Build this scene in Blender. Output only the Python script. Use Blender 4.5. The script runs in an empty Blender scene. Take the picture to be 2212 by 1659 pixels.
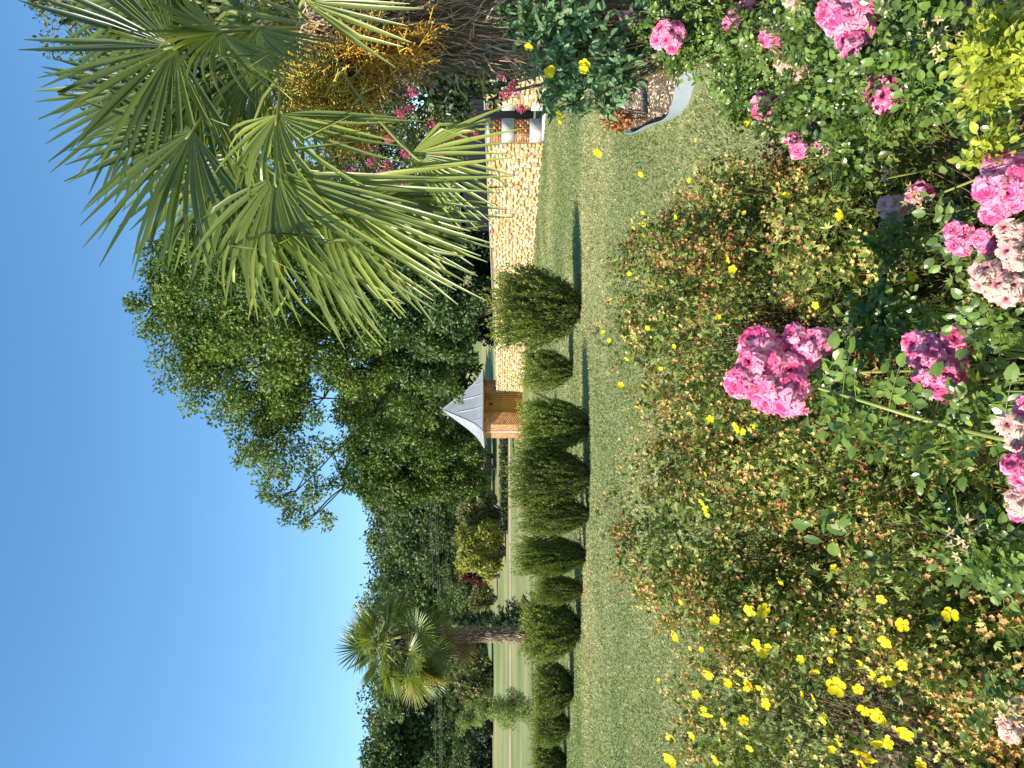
import bpy, math, random
import numpy as np
from mathutils import Matrix, Vector

# ------------------------------------------------------------------ camera, sky, sun, exposure
SC = bpy.context.scene
COL = SC.collection
FPX = 1662.0            # focal length in units of a 2212 px wide picture
HOR = 1085.0            # where the horizon falls in that picture
EYE = 1.45
TH = math.atan((1106.0 - HOR) / FPX)
cam_d = bpy.data.cameras.new('camera')
cam_d.sensor_fit = 'HORIZONTAL'
cam_d.sensor_width = 36.0
cam_d.lens = 36.0 * FPX / 2212.0
cam_d.clip_start = 0.05
cam_d.clip_end = 3000
cam = bpy.data.objects.new('camera', cam_d)
COL.objects.link(cam)
fw = Vector((0, math.cos(TH), -math.sin(TH)))
dn = Vector((0, -math.sin(TH), -math.cos(TH)))
rt = Vector((1, 0, 0))
# the photograph was taken with the phone on its side: the picture's right is the world's down
cam.matrix_world = Matrix(((dn.x, rt.x, -fw.x, 0), (dn.y, rt.y, -fw.y, 0), (dn.z, rt.z, -fw.z, EYE), (0, 0, 0, 1)))
SC.camera = cam

SUN_EL = math.radians(40)
SUN_AZ = math.radians(242)      # clockwise from +Y: from the left and behind the camera
sd = Vector((math.sin(SUN_AZ) * math.cos(SUN_EL), math.cos(SUN_AZ) * math.cos(SUN_EL), math.sin(SUN_EL)))
world = bpy.data.worlds.new('World')
SC.world = world
world.use_nodes = True
wn = world.node_tree.nodes
wl = world.node_tree.links
sky = wn.new('ShaderNodeTexSky')
sky.sky_type = 'NISHITA'
sky.sun_disc = False
sky.sun_elevation = SUN_EL
sky.sun_rotation = SUN_AZ
sky.air_density = 1.0
sky.dust_density = 0.1
sky.ozone_density = 3.0
bg = wn['Background']
hs_ = wn.new('ShaderNodeHueSaturation')      # the phone's own rendering of blue sky
hs_.inputs['Saturation'].default_value = 1.16
hs_.inputs['Hue'].default_value = 0.492
wl.new(sky.outputs[0], hs_.inputs['Color'])
wl.new(hs_.outputs[0], bg.inputs[0])
bg.inputs[1].default_value = 0.13
sun_d = bpy.data.lights.new('sun', 'SUN')
sun_d.energy = 5.0
sun_d.angle = math.radians(0.5)
sun_d.color = (1.0, 0.92, 0.79)
sun = bpy.data.objects.new('sun', sun_d)
COL.objects.link(sun)
sun.rotation_euler = sd.to_track_quat('Z', 'Y').to_euler()
sun.location = (-30, -15, 30)
SC.view_settings.view_transform = 'Standard'
SC.view_settings.look = 'None'
SC.view_settings.exposure = 0.88
SC.view_settings.gamma = 1.0
SC.view_settings.use_curve_mapping = False
SC.render.engine = 'CYCLES'
cy = SC.cycles
cy.max_bounces = 6
cy.diffuse_bounces = 3
cy.glossy_bounces = 2
cy.transmission_bounces = 4
cy.transparent_max_bounces = 4
cy.use_denoising = True
cy.sample_clamp_indirect = 4.0

rng = np.random.default_rng(11)


def at(X, Y, d):
    """point at depth d along the view that falls on picture position X, Y"""
    k = (X - 1106.0) / FPX
    r = (829.5 - Y) / FPX
    v = fw + dn * k + rt * r
    s = d / v.y
    return np.array((v.x * s, d, EYE + v.z * s))


# ------------------------------------------------------------------ mesh helpers
def nrm(a):
    a = np.asarray(a, float)
    return a / np.maximum(np.linalg.norm(a, axis=-1, keepdims=True), 1e-9)


def runit(n, g=None):
    g = g or rng
    return nrm(g.normal(size=(n, 3)))


class MB:
    def __init__(self):
        self.V = []; self.F = []; self.T = []; self.M = []; self.nv = 0

    def add(self, v, f, t=0.5, mi=0):
        v = np.asarray(v, np.float32).reshape(-1, 3)
        f = np.asarray(f, np.int64)
        self.V.append(v)
        self.F.append(f + self.nv)
        m = len(f)
        self.T.append(np.broadcast_to(np.asarray(t, np.float32), (m,)).copy())
        self.M.append(np.full(m, mi, np.int32))
        self.nv += len(v)
        return self

    def mesh(self, name, mats, smooth=False):
        me = bpy.data.meshes.new(name)
        if self.nv:
            V = np.concatenate(self.V)
            loops = np.concatenate([f.ravel() for f in self.F]).astype(np.int32)
            tot = np.concatenate([np.full(len(f), f.shape[1], np.int32) for f in self.F])
            st = np.concatenate([[0], np.cumsum(tot)[:-1]]).astype(np.int32)
            me.vertices.add(len(V)); me.vertices.foreach_set('co', V.ravel())
            me.loops.add(len(loops)); me.loops.foreach_set('vertex_index', loops)
            me.polygons.add(len(tot)); me.polygons.foreach_set('loop_start', st)
            me.polygons.foreach_set('material_index', np.concatenate(self.M))
            if smooth:
                me.polygons.foreach_set('use_smooth', np.ones(len(tot), bool))
            a = me.attributes.new('t', 'FLOAT', 'FACE')
            a.data.foreach_set('value', np.concatenate(self.T))
            me.update(calc_edges=True)
        for m in (mats if isinstance(mats, (list, tuple)) else [mats]):
            me.materials.append(m)
        return me


WM = {}     # world matrices of what has been placed, by object name


def place(o, M, parent=None):
    WM[o.name] = M
    if parent is not None:
        o.parent = parent
        o.matrix_basis = WM[parent.name].inverted() @ M
    else:
        o.matrix_basis = M
    return o


def obj(name, me, parent=None, M=None):
    o = bpy.data.objects.new(name, me)
    COL.objects.link(o)
    return place(o, M if M is not None else Matrix.Identity(4), parent)


def part(name, mb, mats, parent, smooth=False, kind=None, label=None):
    """one mesh in world coordinates, its origin at its parent's"""
    M = WM[parent.name].copy() if parent is not None else Matrix.Identity(4)
    me = mb.mesh(name, mats, smooth)
    if parent is not None:
        me.transform(M.inverted())
    o = bpy.data.objects.new(name, me)
    COL.objects.link(o)
    place(o, M, parent)
    if kind: o['kind'] = kind
    if label: o['label'] = label
    return o


def tag(o, label=None, cat=None, group=None, kind=None):
    if label: o['label'] = label
    if cat: o['category'] = cat
    if group: o['group'] = group
    if kind: o['kind'] = kind
    return o


def thing(name, loc, label, cat, group=None, rz=0.0):
    o = bpy.data.objects.new(name, None)
    o.empty_display_size = 0.1
    COL.objects.link(o)
    place(o, Matrix.Translation(Vector([float(c) for c in loc])) @ Matrix.Rotation(rz, 4, 'Z'))
    return tag(o, label, cat, group)


def struct(name, mb, mats, smooth=False):
    return tag(part(name, mb, mats, None, smooth), kind='structure')


def box(mb, c, ax, ay, az, t=0.5, mi=0):
    """box from a centre and three half-axis vectors"""
    c = np.asarray(c, float); ax = np.asarray(ax, float); ay = np.asarray(ay, float); az = np.asarray(az, float)
    s = [(-1, -1, -1), (1, -1, -1), (1, 1, -1), (-1, 1, -1), (-1, -1, 1), (1, -1, 1), (1, 1, 1), (-1, 1, 1)]
    v = [c + a * ax + b * ay + e * az for a, b, e in s]
    f = [(0, 3, 2, 1), (4, 5, 6, 7), (0, 1, 5, 4), (1, 2, 6, 5), (2, 3, 7, 6), (3, 0, 4, 7)]
    return mb.add(v, f, t, mi)


def tube(mb, P, R, n=6, t=0.5, mi=0, cap=False):
    P = np.asarray(P, float)
    m = len(P)
    R = np.broadcast_to(np.asarray(R, float), (m,))
    T = nrm(np.gradient(P, axis=0))
    ref = np.array((0.31, 0.83, 0.46))
    if abs(T[0] @ ref) > 0.95: ref = np.array((1.0, 0, 0))
    A = nrm(np.cross(T, ref)); B = np.cross(T, A)
    ang = np.linspace(0, 2 * math.pi, n, endpoint=False)
    V = P[:, None] + R[:, None, None] * (A[:, None] * np.cos(ang)[None, :, None] + B[:, None] * np.sin(ang)[None, :, None])
    i = np.arange(m - 1)[:, None] * n; j = np.arange(n)[None]
    k = (j + 1) % n
    F = np.stack([i + j, i + k, i + n + k, i + n + j], -1).reshape(-1, 4)
    mb.add(V.reshape(-1, 3), F, t, mi)
    if cap:
        mb.add(V[-1], [list(range(n))], t, mi)
    return mb


def curve(pts, n=10):
    """smooth polyline through control points (Catmull-Rom)"""
    p = np.asarray(pts, float)
    if len(p) < 3:
        u = np.linspace(0, 1, n)[:, None]
        return p[0] * (1 - u) + p[-1] * u
    q = np.vstack([2 * p[0] - p[1], p, 2 * p[-1] - p[-2]])
    out = []
    per = max(2, n // (len(p) - 1))
    for i in range(1, len(q) - 2):
        u = np.linspace(0, 1, per, endpoint=False)[:, None]
        a, b, c, d = q[i - 1], q[i], q[i + 1], q[i + 2]
        out.append(0.5 * (2 * b + (c - a) * u + (2 * a - 5 * b + 4 * c - d) * u ** 2 + (3 * b - a - 3 * c + d) * u ** 3))
    out.append(p[-1:])
    return np.vstack(out)


def leaves(mb, P, D, N, L, W, t, mi=0, six=False, fold=0.18):
    """many leaves: base P, axis D, face normal N"""
    n = len(P)
    D = nrm(D); S = nrm(np.cross(D, N)); U = np.cross(S, D)
    L = np.broadcast_to(np.asarray(L, float), (n,))[:, None]
    W = np.broadcast_to(np.asarray(W, float), (n,))[:, None]
    b = np.arange(n)[:, None]
    if not six:
        V = np.stack([P, P + D * L * 0.45 + S * W * 0.5 + U * W * fold, P + D * L, P + D * L * 0.45 - S * W * 0.5 + U * W * fold], 1)
        F = np.stack([np.hstack([b * 4, b * 4 + 2, b * 4 + 1]), np.hstack([b * 4, b * 4 + 3, b * 4 + 2])], 1).reshape(-1, 3)
    else:
        cv = U * L * 0.10
        V = np.stack([P,
                      P + D * L * 0.28 + S * W * 0.46 + U * W * fold,
                      P + D * L * 0.68 + S * W * 0.38 + U * W * fold - cv * 0.5,
                      P + D * L - cv * 1.6,
                      P + D * L * 0.68 - S * W * 0.38 + U * W * fold - cv * 0.5,
                      P + D * L * 0.28 - S * W * 0.46 + U * W * fold], 1)
        F = np.stack([np.hstack([b * 6, b * 6 + 3, b * 6 + 2, b * 6 + 1]), np.hstack([b * 6, b * 6 + 5, b * 6 + 4, b * 6 + 3])], 1).reshape(-1, 4)
    mb.add(V.reshape(-1, 3), F, np.repeat(np.broadcast_to(np.asarray(t, float), (n,)), 2), mi)
    return mb


def clumps(C, R, k, inner=0.55, size=(0.28, 0.45), g=None):
    """sub-clumps spread over the shells of big lobes"""
    g = g or rng
    C = np.asarray(C, float); R = np.asarray(R, float)
    if R.ndim == 1: R = np.repeat(R[:, None], 3, 1)
    w = (R.prod(1) ** (2 / 3)); idx = g.choice(len(C), k, p=w / w.sum())
    u = runit(k, g); r = inner + (1 - inner) * g.random(k) ** 0.7
    cc = C[idx] + u * R[idx] * r[:, None]
    rr = R[idx].mean(1) * g.uniform(*size, k)
    return cc, rr


def foliage(mb, C, R, n, L, W, g=None, up=0.35, droop=0.15, six=False, mi=0, tb=(0, 1), flat=1.0):
    """leaves spread through clumps C of radius R"""
    g = g or rng
    w = R ** 2; idx = g.choice(len(C), n, p=w / w.sum())
    u = runit(n, g); r = g.random(n) ** 0.45
    off = u * (R[idx] * r)[:, None]; off[:, 2] *= flat
    P = C[idx] + off
    D = nrm(u * 0.5 + runit(n, g) * 0.8 + np.array((0, 0, -droop)))
    N = nrm(u * 0.7 + runit(n, g) * 0.6 + np.array((0, 0, up)))
    t = np.clip(g.normal(0.5, 0.22, n) + (g.random(len(C))[idx] - 0.5) * 0.45, 0, 1)
    t = tb[0] + (tb[1] - tb[0]) * t
    s = g.uniform(0.7, 1.25, n)
    return leaves(mb, P, D, N, L * s, W * s, t, mi, six)


# ------------------------------------------------------------------ materials
def newmat(name):
    m = bpy.data.materials.new(name); m.use_nodes = True
    nt = m.node_tree
    p = nt.nodes['Principled BSDF']
    return m, nt, p


def ramp(nt, cols, src):
    r = nt.nodes.new('ShaderNodeValToRGB')
    e = r.color_ramp.elements
    for i, (x, c) in enumerate(cols):
        el = e[i] if i < 2 else e.new(x)
        el.position = x; el.color = (*c, 1)
    nt.links.new(src, r.inputs[0])
    return r.outputs[0]


def leafmat(name, cols, tr=0.28, rough=0.5, spec=0.35, ov=0.25, warm=(1.25, 1.25, 0.55)):
    """leaf: colour varies leaf by leaf (attribute t) and plant by plant; light shines through"""
    m, nt, p = newmat(name)
    n = nt.nodes; l = nt.links
    a = n.new('ShaderNodeAttribute'); a.attribute_name = 't'
    c = ramp(nt, cols, a.outputs['Fac'])
    oi = n.new('ShaderNodeObjectInfo')
    mr = n.new('ShaderNodeMapRange'); mr.inputs['To Min'].default_value = 1 - ov; mr.inputs['To Max'].default_value = 1 + ov
    l.new(oi.outputs['Random'], mr.inputs[0])
    hv = n.new('ShaderNodeHueSaturation'); l.new(mr.outputs[0], hv.inputs['Value']); l.new(c, hv.inputs['Color'])
    l.new(hv.outputs[0], p.inputs['Base Color'])
    p.inputs['Roughness'].default_value = rough
    p.inputs['Specular IOR Level'].default_value = spec
    if tr > 0:
        t = n.new('ShaderNodeBsdfTranslucent')
        mx = n.new('ShaderNodeMix'); mx.data_type = 'RGBA'; mx.blend_type = 'MULTIPLY'; mx.inputs[0].default_value = 1
        mx.inputs[7].default_value = (*warm, 1)
        l.new(hv.outputs[0], mx.inputs[6]); l.new(mx.outputs[2], t.inputs[0])
        ms = n.new('ShaderNodeMixShader'); ms.inputs[0].default_value = tr
        l.new(p.outputs[0], ms.inputs[1]); l.new(t.outputs[0], ms.inputs[2])
        l.new(ms.outputs[0], n['Material Output'].inputs[0])
    return m


def surf(name, c1, c2, scale=8, rough=0.85, spec=0.2, bump=0.0, bscale=None, stretch=(1, 1, 1), tvar=None, metal=0.0, detail=6):
    """noise between two colours; tvar mixes in a per-piece colour from attribute t"""
    m, nt, p = newmat(name)
    n = nt.nodes; l = nt.links
    g = n.new('ShaderNodeTexCoord')
    mp = n.new('ShaderNodeMapping'); mp.inputs['Scale'].default_value = stretch
    l.new(g.outputs['Object'], mp.inputs[0])
    nz = n.new('ShaderNodeTexNoise'); nz.inputs['Scale'].default_value = scale; nz.inputs['Detail'].default_value = detail
    l.new(mp.outputs[0], nz.inputs[0])
    if tvar:
        a = n.new('ShaderNodeAttribute'); a.attribute_name = 't'
        c = ramp(nt, tvar, a.outputs['Fac'])
        d = ramp(nt, [(0.3, c1), (0.7, c2)], nz.outputs[0])
        mx = n.new('ShaderNodeMix'); mx.data_type = 'RGBA'; mx.blend_type = 'MULTIPLY'; mx.inputs[0].default_value = 1
        l.new(c, mx.inputs[6]); l.new(d, mx.inputs[7]); co = mx.outputs[2]
    else:
        co = ramp(nt, [(0.3, c1), (0.7, c2)], nz.outputs[0])
    l.new(co, p.inputs['Base Color'])
    p.inputs['Roughness'].default_value = rough
    p.inputs['Specular IOR Level'].default_value = spec
    p.inputs['Metallic'].default_value = metal
    if bump:
        b = n.new('ShaderNodeBump'); b.inputs['Strength'].default_value = bump; b.inputs['Distance'].default_value = 0.02
        nb = n.new('ShaderNodeTexNoise'); nb.inputs['Scale'].default_value = bscale or scale * 4; nb.inputs['Detail'].default_value = 5
        l.new(mp.outputs[0], nb.inputs[0]); l.new(nb.outputs[0], b.inputs['Height']); l.new(b.outputs[0], p.inputs['Normal'])
    return m


M = {}
M['oak'] = leafmat('oak_leaf', [(0, (.025, .055, .010)), (.5, (.085, .14, .026)), (1, (.23, .285, .05))], .28)
M['olive'] = leafmat('olive_leaf', [(0, (.07, .085, .025)), (.5, (.15, .16, .045)), (1, (.28, .23, .08))], .3)
M['blue'] = leafmat('bluegreen_leaf', [(0, (.022, .055, .018)), (.5, (.07, .14, .042)), (1, (.19, .29, .085))], .25)
M['wood_far'] = leafmat('far_wood_leaf', [(0, (.03, .06, .022)), (.5, (.085, .13, .042)), (1, (.18, .22, .07))], .22, ov=.3)
M['yellowbush'] = leafmat('yellow_bush_leaf', [(0, (.16, .18, .035)), (.5, (.30, .31, .06)), (1, (.46, .43, .09))], .3, ov=.05)
M['brownbush'] = leafmat('brown_bush_leaf', [(0, (.10, .12, .045)), (.6, (.20, .21, .075)), (1, (.32, .27, .11))], .25, ov=.1)
M['redbush'] = leafmat('red_leaf', [(0, (.07, .018, .018)), (1, (.16, .05, .04))], .25)
M['shrub'] = leafmat('row_shrub_leaf', [(0, (.035, .065, .010)), (.5, (.12, .17, .026)), (1, (.32, .36, .055))], .30, ov=.2)
M['spruce'] = leafmat('spruce_needles', [(0, (.02, .05, .02)), (1, (.075, .13, .05))], .15)
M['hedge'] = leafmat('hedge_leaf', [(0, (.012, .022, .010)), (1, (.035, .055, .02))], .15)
M['grassblade'] = leafmat('grass_blade', [(0, (.14, .19, .07)), (.4, (.25, .295, .125)), (.7, (.42, .41, .21)), (1, (.64, .55, .32))], .35, spec=.15, ov=0)
M['bark'] = surf('bark', (.05, .038, .028), (.13, .105, .08), 6, bump=.6, stretch=(3, 3, .5))
M['barkg'] = surf('grey_bark', (.07, .06, .05), (.2, .18, .15), 9, bump=.6, stretch=(3, 3, .6))

# ------------------------------------------------------------------ terrain
TZ = np.array([(-80, 0), (45, 0), (60, .12), (75, .72), (90, 1.3), (130, 3.5), (160, 7), (220, 22), (300, 31), (1200, 45)], float)


def gz(x, y):
    z = np.interp(y, TZ[:, 0], TZ[:, 1])
    # the ground behind the garden wall climbs as a dry grassy bank
    k = (np.asarray(x, float) - 8.68) * .942 + (np.asarray(y, float) - 26.8) * .334
    s = np.clip((k - 1.6) / 9.0, 0, 1) * np.clip((60 - np.asarray(y, float)) / 12, 0, 1)
    return z + 2.3 * s * s * (3 - 2 * s)


xs = np.concatenate([[-900, -500, -300], np.arange(-200, -60, 12), np.arange(-60, 60, 1.5), np.arange(60, 200, 12), [300, 500, 900]])
ys = np.concatenate([[-80, -30], np.arange(-10, 60, 1.5), np.arange(60, 240, 5), [260, 300, 400, 600, 900, 1200]])
gx, gy = np.meshgrid(xs, ys)
gv = np.stack([gx, gy, gz(gx, gy)], -1).reshape(-1, 3)
nx = len(xs)
ii, jj = np.meshgrid(np.arange(nx - 1), np.arange(len(ys) - 1))
q = (jj * nx + ii).ravel()
mb = MB().add(gv, np.stack([q, q + 1, q + nx + 1, q + nx], -1))


def ground_mat():
    m, nt, p = newmat('lawn')
    n = nt.nodes; l = nt.links
    g = n.new('ShaderNodeNewGeometry')

    def noise(scale, st=(1, 1, 1), det=5):
        mp = n.new('ShaderNodeMapping'); mp.inputs['Scale'].default_value = st
        l.new(g.outputs['Position'], mp.inputs[0])
        z = n.new('ShaderNodeTexNoise'); z.inputs['Scale'].default_value = scale; z.inputs['Detail'].default_value = det
        l.new(mp.outputs[0], z.inputs[0])
        return z.outputs[0]
    green = ramp(nt, [(.3, (.15, .185, .075)), (.7, (.235, .265, .115))], noise(.12, (.6, 1, 1), 8))
    dry = ramp(nt, [(.3, (.30, .26, .125)), (.7, (.42, .36, .19))], noise(3.0))
    patch = ramp(nt, [(.42, (0, 0, 0)), (.70, (.8, .8, .8))], noise(.13, (.5, .9, 1), 10))
    mx = n.new('ShaderNodeMix'); mx.data_type = 'RGBA'
    l.new(patch, mx.inputs[0]); l.new(green, mx.inputs[6]); l.new(dry, mx.inputs[7])
    fine = ramp(nt, [(.25, (.62, .64, .55)), (.75, (1.2, 1.2, 1.15))], noise(45, (1, .6, 1), 8))
    m2 = n.new('ShaderNodeMix'); m2.data_type = 'RGBA'; m2.blend_type = 'MULTIPLY'; m2.inputs[0].default_value = 1
    l.new(mx.outputs[2], m2.inputs[6]); l.new(fine, m2.inputs[7])
    l.new(m2.outputs[2], p.inputs['Base Color'])
    p.inputs['Roughness'].default_value = .9; p.inputs['Specular IOR Level'].default_value = .1
    b = n.new('ShaderNodeBump'); b.inputs['Strength'].default_value = .5; b.inputs['Distance'].default_value = .03
    l.new(noise(60, (1, 1, 1), 6), b.inputs['Height']); l.new(b.outputs[0], p.inputs['Normal'])
    return m


M['lawn'] = ground_mat()
struct('lawn', mb, M['lawn'], True)

# sandy path at the foot of the far field
pm = MB()
px = np.linspace(-70, 6, 60); py = 74 + 1.5 * np.sin(px * .06) + .2 * rng.normal(size=60)
ln = np.stack([px, py, gz(px, py) + .03], -1); l2 = ln + np.array((0, 2.3, 0)); l2[:, 2] = gz(px, l2[:, 1]) + .03
k = np.arange(59)
pm.add(np.vstack([ln, l2]), np.stack([k, k + 1, k + 61, k + 60], -1))
M['sand'] = surf('sandy_path', (.38, .28, .17), (.52, .42, .28), 1.5)
struct('path', pm, M['sand'])

# grass blades on the near lawn
nb = 235000
by = 4.0 + 30 * rng.random(nb) ** 1.7
bx = (rng.random(nb) - .5) * (by * 1.12 + 1.0)
ok = ~((by < 3.9) | ((bx > 2.15) & (bx > 2.2 + (by - 6.2) * .27) & (by < 10)))
bx, by = bx[ok], by[ok]; nb = len(bx)
h = rng.uniform(.010, .024, nb) * (1 + .02 * by); w = .0035 + .0011 * by * rng.uniform(.7, 1.3, nb)
P0 = np.stack([bx, by, np.zeros(nb)], -1)
a = rng.random(nb) * 6.283
S = np.stack([np.cos(a), np.sin(a), np.zeros(nb)], -1) * w[:, None]
tip = P0 + np.stack([rng.normal(0, .016, nb), rng.normal(0, .016, nb), h], -1)
tv = .40 + .10 * np.sin(by * 1.15 + .8 * np.sin(bx * .6)) + .10 * np.sin(bx * .9 + by * .4) + .08 * np.sin(bx * 2.3 - by * 1.7) + rng.normal(0, .17, nb)
tv += .22 * np.exp(-((by - 10.9 - .12 * bx) / .3) ** 2) * (.5 + .5 * np.sin(bx * 1.3)) + .28 * np.exp(-((by - 13.6 - .05 * bx) / .7) ** 2)
gm = MB().add(np.stack([P0 - S, P0 + S, tip], 1).reshape(-1, 3), np.arange(nb * 3).reshape(-1, 3), np.clip(tv, 0, 1))
tag(part('grass', gm, M['grassblade'], None), 'short sun-dried grass blades of the mown lawn', 'grass', kind='stuff')
# small yellow fallen leaves on the lawn
nf = 150
fy = rng.uniform(5.5, 22, nf); fx = (rng.random(nf) - .5) * fy * 1.0
P = np.stack([fx, fy, rng.uniform(.025, .045, nf)], -1)
fm = leaves(MB(), P, nrm(np.c_[rng.normal(size=(nf, 2)), np.zeros(nf)]), np.tile((0, 0, 1.), (nf, 1)) + .4 * rng.normal(size=(nf, 3)), .045, .035, rng.random(nf))
M['yleaf'] = leafmat('fallen_leaf', [(0, (.5, .42, .06)), (1, (.75, .62, .08))], .3)
tag(part('fallen_leaves', fm, M['yleaf'], None), 'tiny yellow fallen leaves scattered over the lawn', 'leaves', kind='stuff')

# ------------------------------------------------------------------ garden wall
WD = np.array((-.334, .942, 0)); WN = np.array((-.942, -.334, 0)); WZ = np.array((0, 0, 1.))
W0 = np.array((8.68, 26.8, 0)); WT = .66
M['stone'] = surf('wall_stone', (.82, .82, .82), (1.08, 1.05, 1.0), 9, bump=.5, tvar=[(0, (.22, .19, .17)), (.12, (.34, .30, .26)), (.3, (.46, .28, .10)), (.6, (.56, .41, .21)), (1, (.68, .58, .41))])
M['mortar'] = surf('lime_mortar', (.15, .10, .055), (.25, .18, .10), 12, bump=.4)
M['ashlar'] = surf('pale_ashlar', (.42, .40, .36), (.58, .56, .51), 5, bump=.3)
M['coping'] = surf('weathered_coping', (.20, .18, .15), (.36, .33, .27), 6, bump=.4)
M['brick'] = surf('brick', (.8, .8, .8), (1.15, 1.1, 1.05), 30, bump=.3, tvar=[(0, (.24, .085, .04)), (.5, (.50, .20, .075)), (1, (.68, .37, .16))])
M['joint'] = surf('brick_joint', (.50, .42, .31), (.62, .54, .42), 20, bump=.2)


def stone_mesh(mb, c, w, h, dpt, U, Vv, Nn, t):
    """rough stone: back rectangle, chamfered uneven front"""
    g = rng
    o = [(-1, -1), (1, -1), (1, 1), (-1, 1)]
    jit = lambda s: 1 + g.uniform(-s, s)
    back = [c + U * w * a * .5 + Vv * h * b * .5 for a, b in o]
    mid = [c + U * w * a * .5 * jit(.12) + Vv * h * b * .5 * jit(.12) + Nn * dpt * .55 for a, b in o]
    fr = [c + U * w * a * .5 * g.uniform(.55, .8) + Vv * h * b * .5 * g.uniform(.5, .8) + Nn * dpt * g.uniform(.8, 1.2) for a, b in o]
    f = []
    for s in (0, 4):
        for i in range(4):
            j = (i + 1) % 4
            f.append((s + i, s + j, s + 4 + j, s + 4 + i))
    f.append((8, 9, 10, 11))
    mb.add(back + mid + fr, f, t)


def wall_run(name, start, length, h0, h1, label, quoin0, quoin1, nparts):
    root = thing(name, start, label, 'wall')
    core = MB()
    L = length
    a = start - WN * .0; b = start + WD * L
    th = -WN * WT
    v = [a, b, b + th, a + th]
    top = [p + WZ * (h0 if i in (0, 3) else h1) for i, p in enumerate(v)]
    core.add(v + top, [(0, 1, 5, 4), (1, 2, 6, 5), (2, 3, 7, 6), (3, 0, 4, 7), (4, 5, 6, 7)])
    part('core', core, M['mortar'], root)
    # rubble stones course by course
    st = []
    z = 0.02
    while z < max(h0, h1):
        ch = rng.uniform(.10, .17)
        x = quoin0 + rng.uniform(0, .05)
        while x < L - quoin1:
            w = rng.uniform(.09, .25) * (1 if ch < .12 else 1.15)
            hh = np.interp(x, [0, L], [h0, h1])
            if z + ch * .5 < hh - .04:
                st.append((x + w / 2, z + ch / 2 + rng.normal(0, .028), w * rng.uniform(.74, .98), min(ch * rng.uniform(.6, 1.15), hh - z)))
            x += w
        z += ch
    st.sort(key=lambda s: s[0])
    rest = MB()
    for i, (x, zc, w, hh) in enumerate(st):
        c = start + WD * x + WZ * zc
        t = np.clip(rng.normal(.62, .24), 0, 1)
        if i < nparts:
            m1 = MB(); stone_mesh(m1, np.zeros(3), w, hh, rng.uniform(.03, .05), WD, WZ, WN, t)
            obj('stone', m1.mesh('stone', M['stone']), root, Matrix.Translation(Vector(c)))
        else:
            stone_mesh(rest, c, w, hh, rng.uniform(.03, .05), WD, WZ, WN, t)
    part('stone_rubble', rest, M['stone'], root, kind='stuff')
    # flat top stones
    x = 0
    while x < L:
        w = min(rng.uniform(.35, .6), L - x)
        hh = np.interp(x + w / 2, [0, L], [h0, h1])
        m1 = MB(); box(m1, (0, 0, 0), WD * w * .485, WN * (WT / 2 + .02), WZ * .028)
        o = obj('coping_stone', m1.mesh('coping_stone', M['coping']), root,
                Matrix.Translation(Vector(start + WD * (x + w / 2) - WN * WT / 2 + WZ * (hh + .028))))
        x += w
    return root


def quoin(root, p0, courses, dirU, dirN, tw, lw, mats):
    """alternating brick and ashlar end pillar: p0 outer bottom corner, dirU along the lit face"""
    z = 0.0
    for kind, hh in courses:
        if kind == 's':
            m1 = MB()
            c = p0 + dirU * (lw * .5) - dirN * tw * .5 + WZ * (z + hh / 2)
            box(m1, c, dirU * (lw * .5 + .02), dirN * (tw * .5 + .02), WZ * hh * .485)
            part('quoin_stone', m1, M['ashlar'], root)
        else:
            jb = MB()
            c = p0 + dirU * (lw * .5) - dirN * tw * .5 + WZ * (z + hh / 2)
            box(jb, c, dirU * (lw * .5), dirN * (tw * .5), WZ * hh * .5)
            part('brick_joint', jb, M['joint'], root)
            rows = max(2, int(round(hh / .085))); rh = hh / rows
            for r in range(rows):
                zc = z + (r + .5) * rh
                # end face bricks (across the thickness)
                x = -.11 if r % 2 else 0
                while x < tw - .02:
                    e0, e1 = max(x, 0) + .007, min(x + .22, tw) - .007
                    if e1 - e0 > .03:
                        m1 = MB(); box(m1, p0 - dirN * (e0 + e1) / 2 + dirU * .05 + WZ * zc, dirN * (e1 - e0) / 2, dirU * .062, WZ * (rh * .5 - .007), rng.random())
                        part('brick', m1, M['brick'], root)
                    x += .22
                # lit side bricks
                x = .07 if r % 2 else .12
                while x < lw - .02:
                    e1 = min(x + .22, lw)
                    m1 = MB(); box(m1, p0 + dirU * (x + e1) / 2 - dirN * .05 + WZ * zc, dirU * ((e1 - x) / 2 - .007), dirN * .062, WZ * (rh * .5 - .007), rng.random())
                    part('brick', m1, M['brick'], root)
                    x += .22
        z += hh


wall1 = wall_run('stone_wall', W0, 27.45, 2.0, 1.80, 'long rubble stone wall running from the gate opening to the pavilion', .45, .0, 290)
quoin(wall1, W0, [('s', .50), ('b', .52), ('s', .46), ('b', .38)], WD, WN, WT, .38, None)
m1 = MB(); box(m1, W0 + WD * .2 - WN * WT / 2 + WZ * 1.93, WD * .22, WN * (WT / 2 + .03), WZ * .065)
part('cap_stone', m1, M['ashlar'], wall1)
W1 = W0 - WD * 8.2
wall2 = wall_run('stone_wall', W1, 6.9, 2.0, 2.0, 'short rubble stone wall on the right of the gate opening, half behind shrubs', .0, .4, 150)
quoin(wall2, W1 + WD * 6.9, [('s', .50), ('b', .52), ('s', .46), ('b', .40)], -WD, WN, WT, .36, None)
# pale threshold in the opening
m1 = MB(); box(m1, W0 - WD * .65 - WN * WT * .4 + WZ * .03, WD * .66, WN * .5, WZ * .04)
tag(part('threshold', m1, M['ashlar'], None), 'pale stone threshold slab in the gate opening of the wall', 'threshold')

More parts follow.
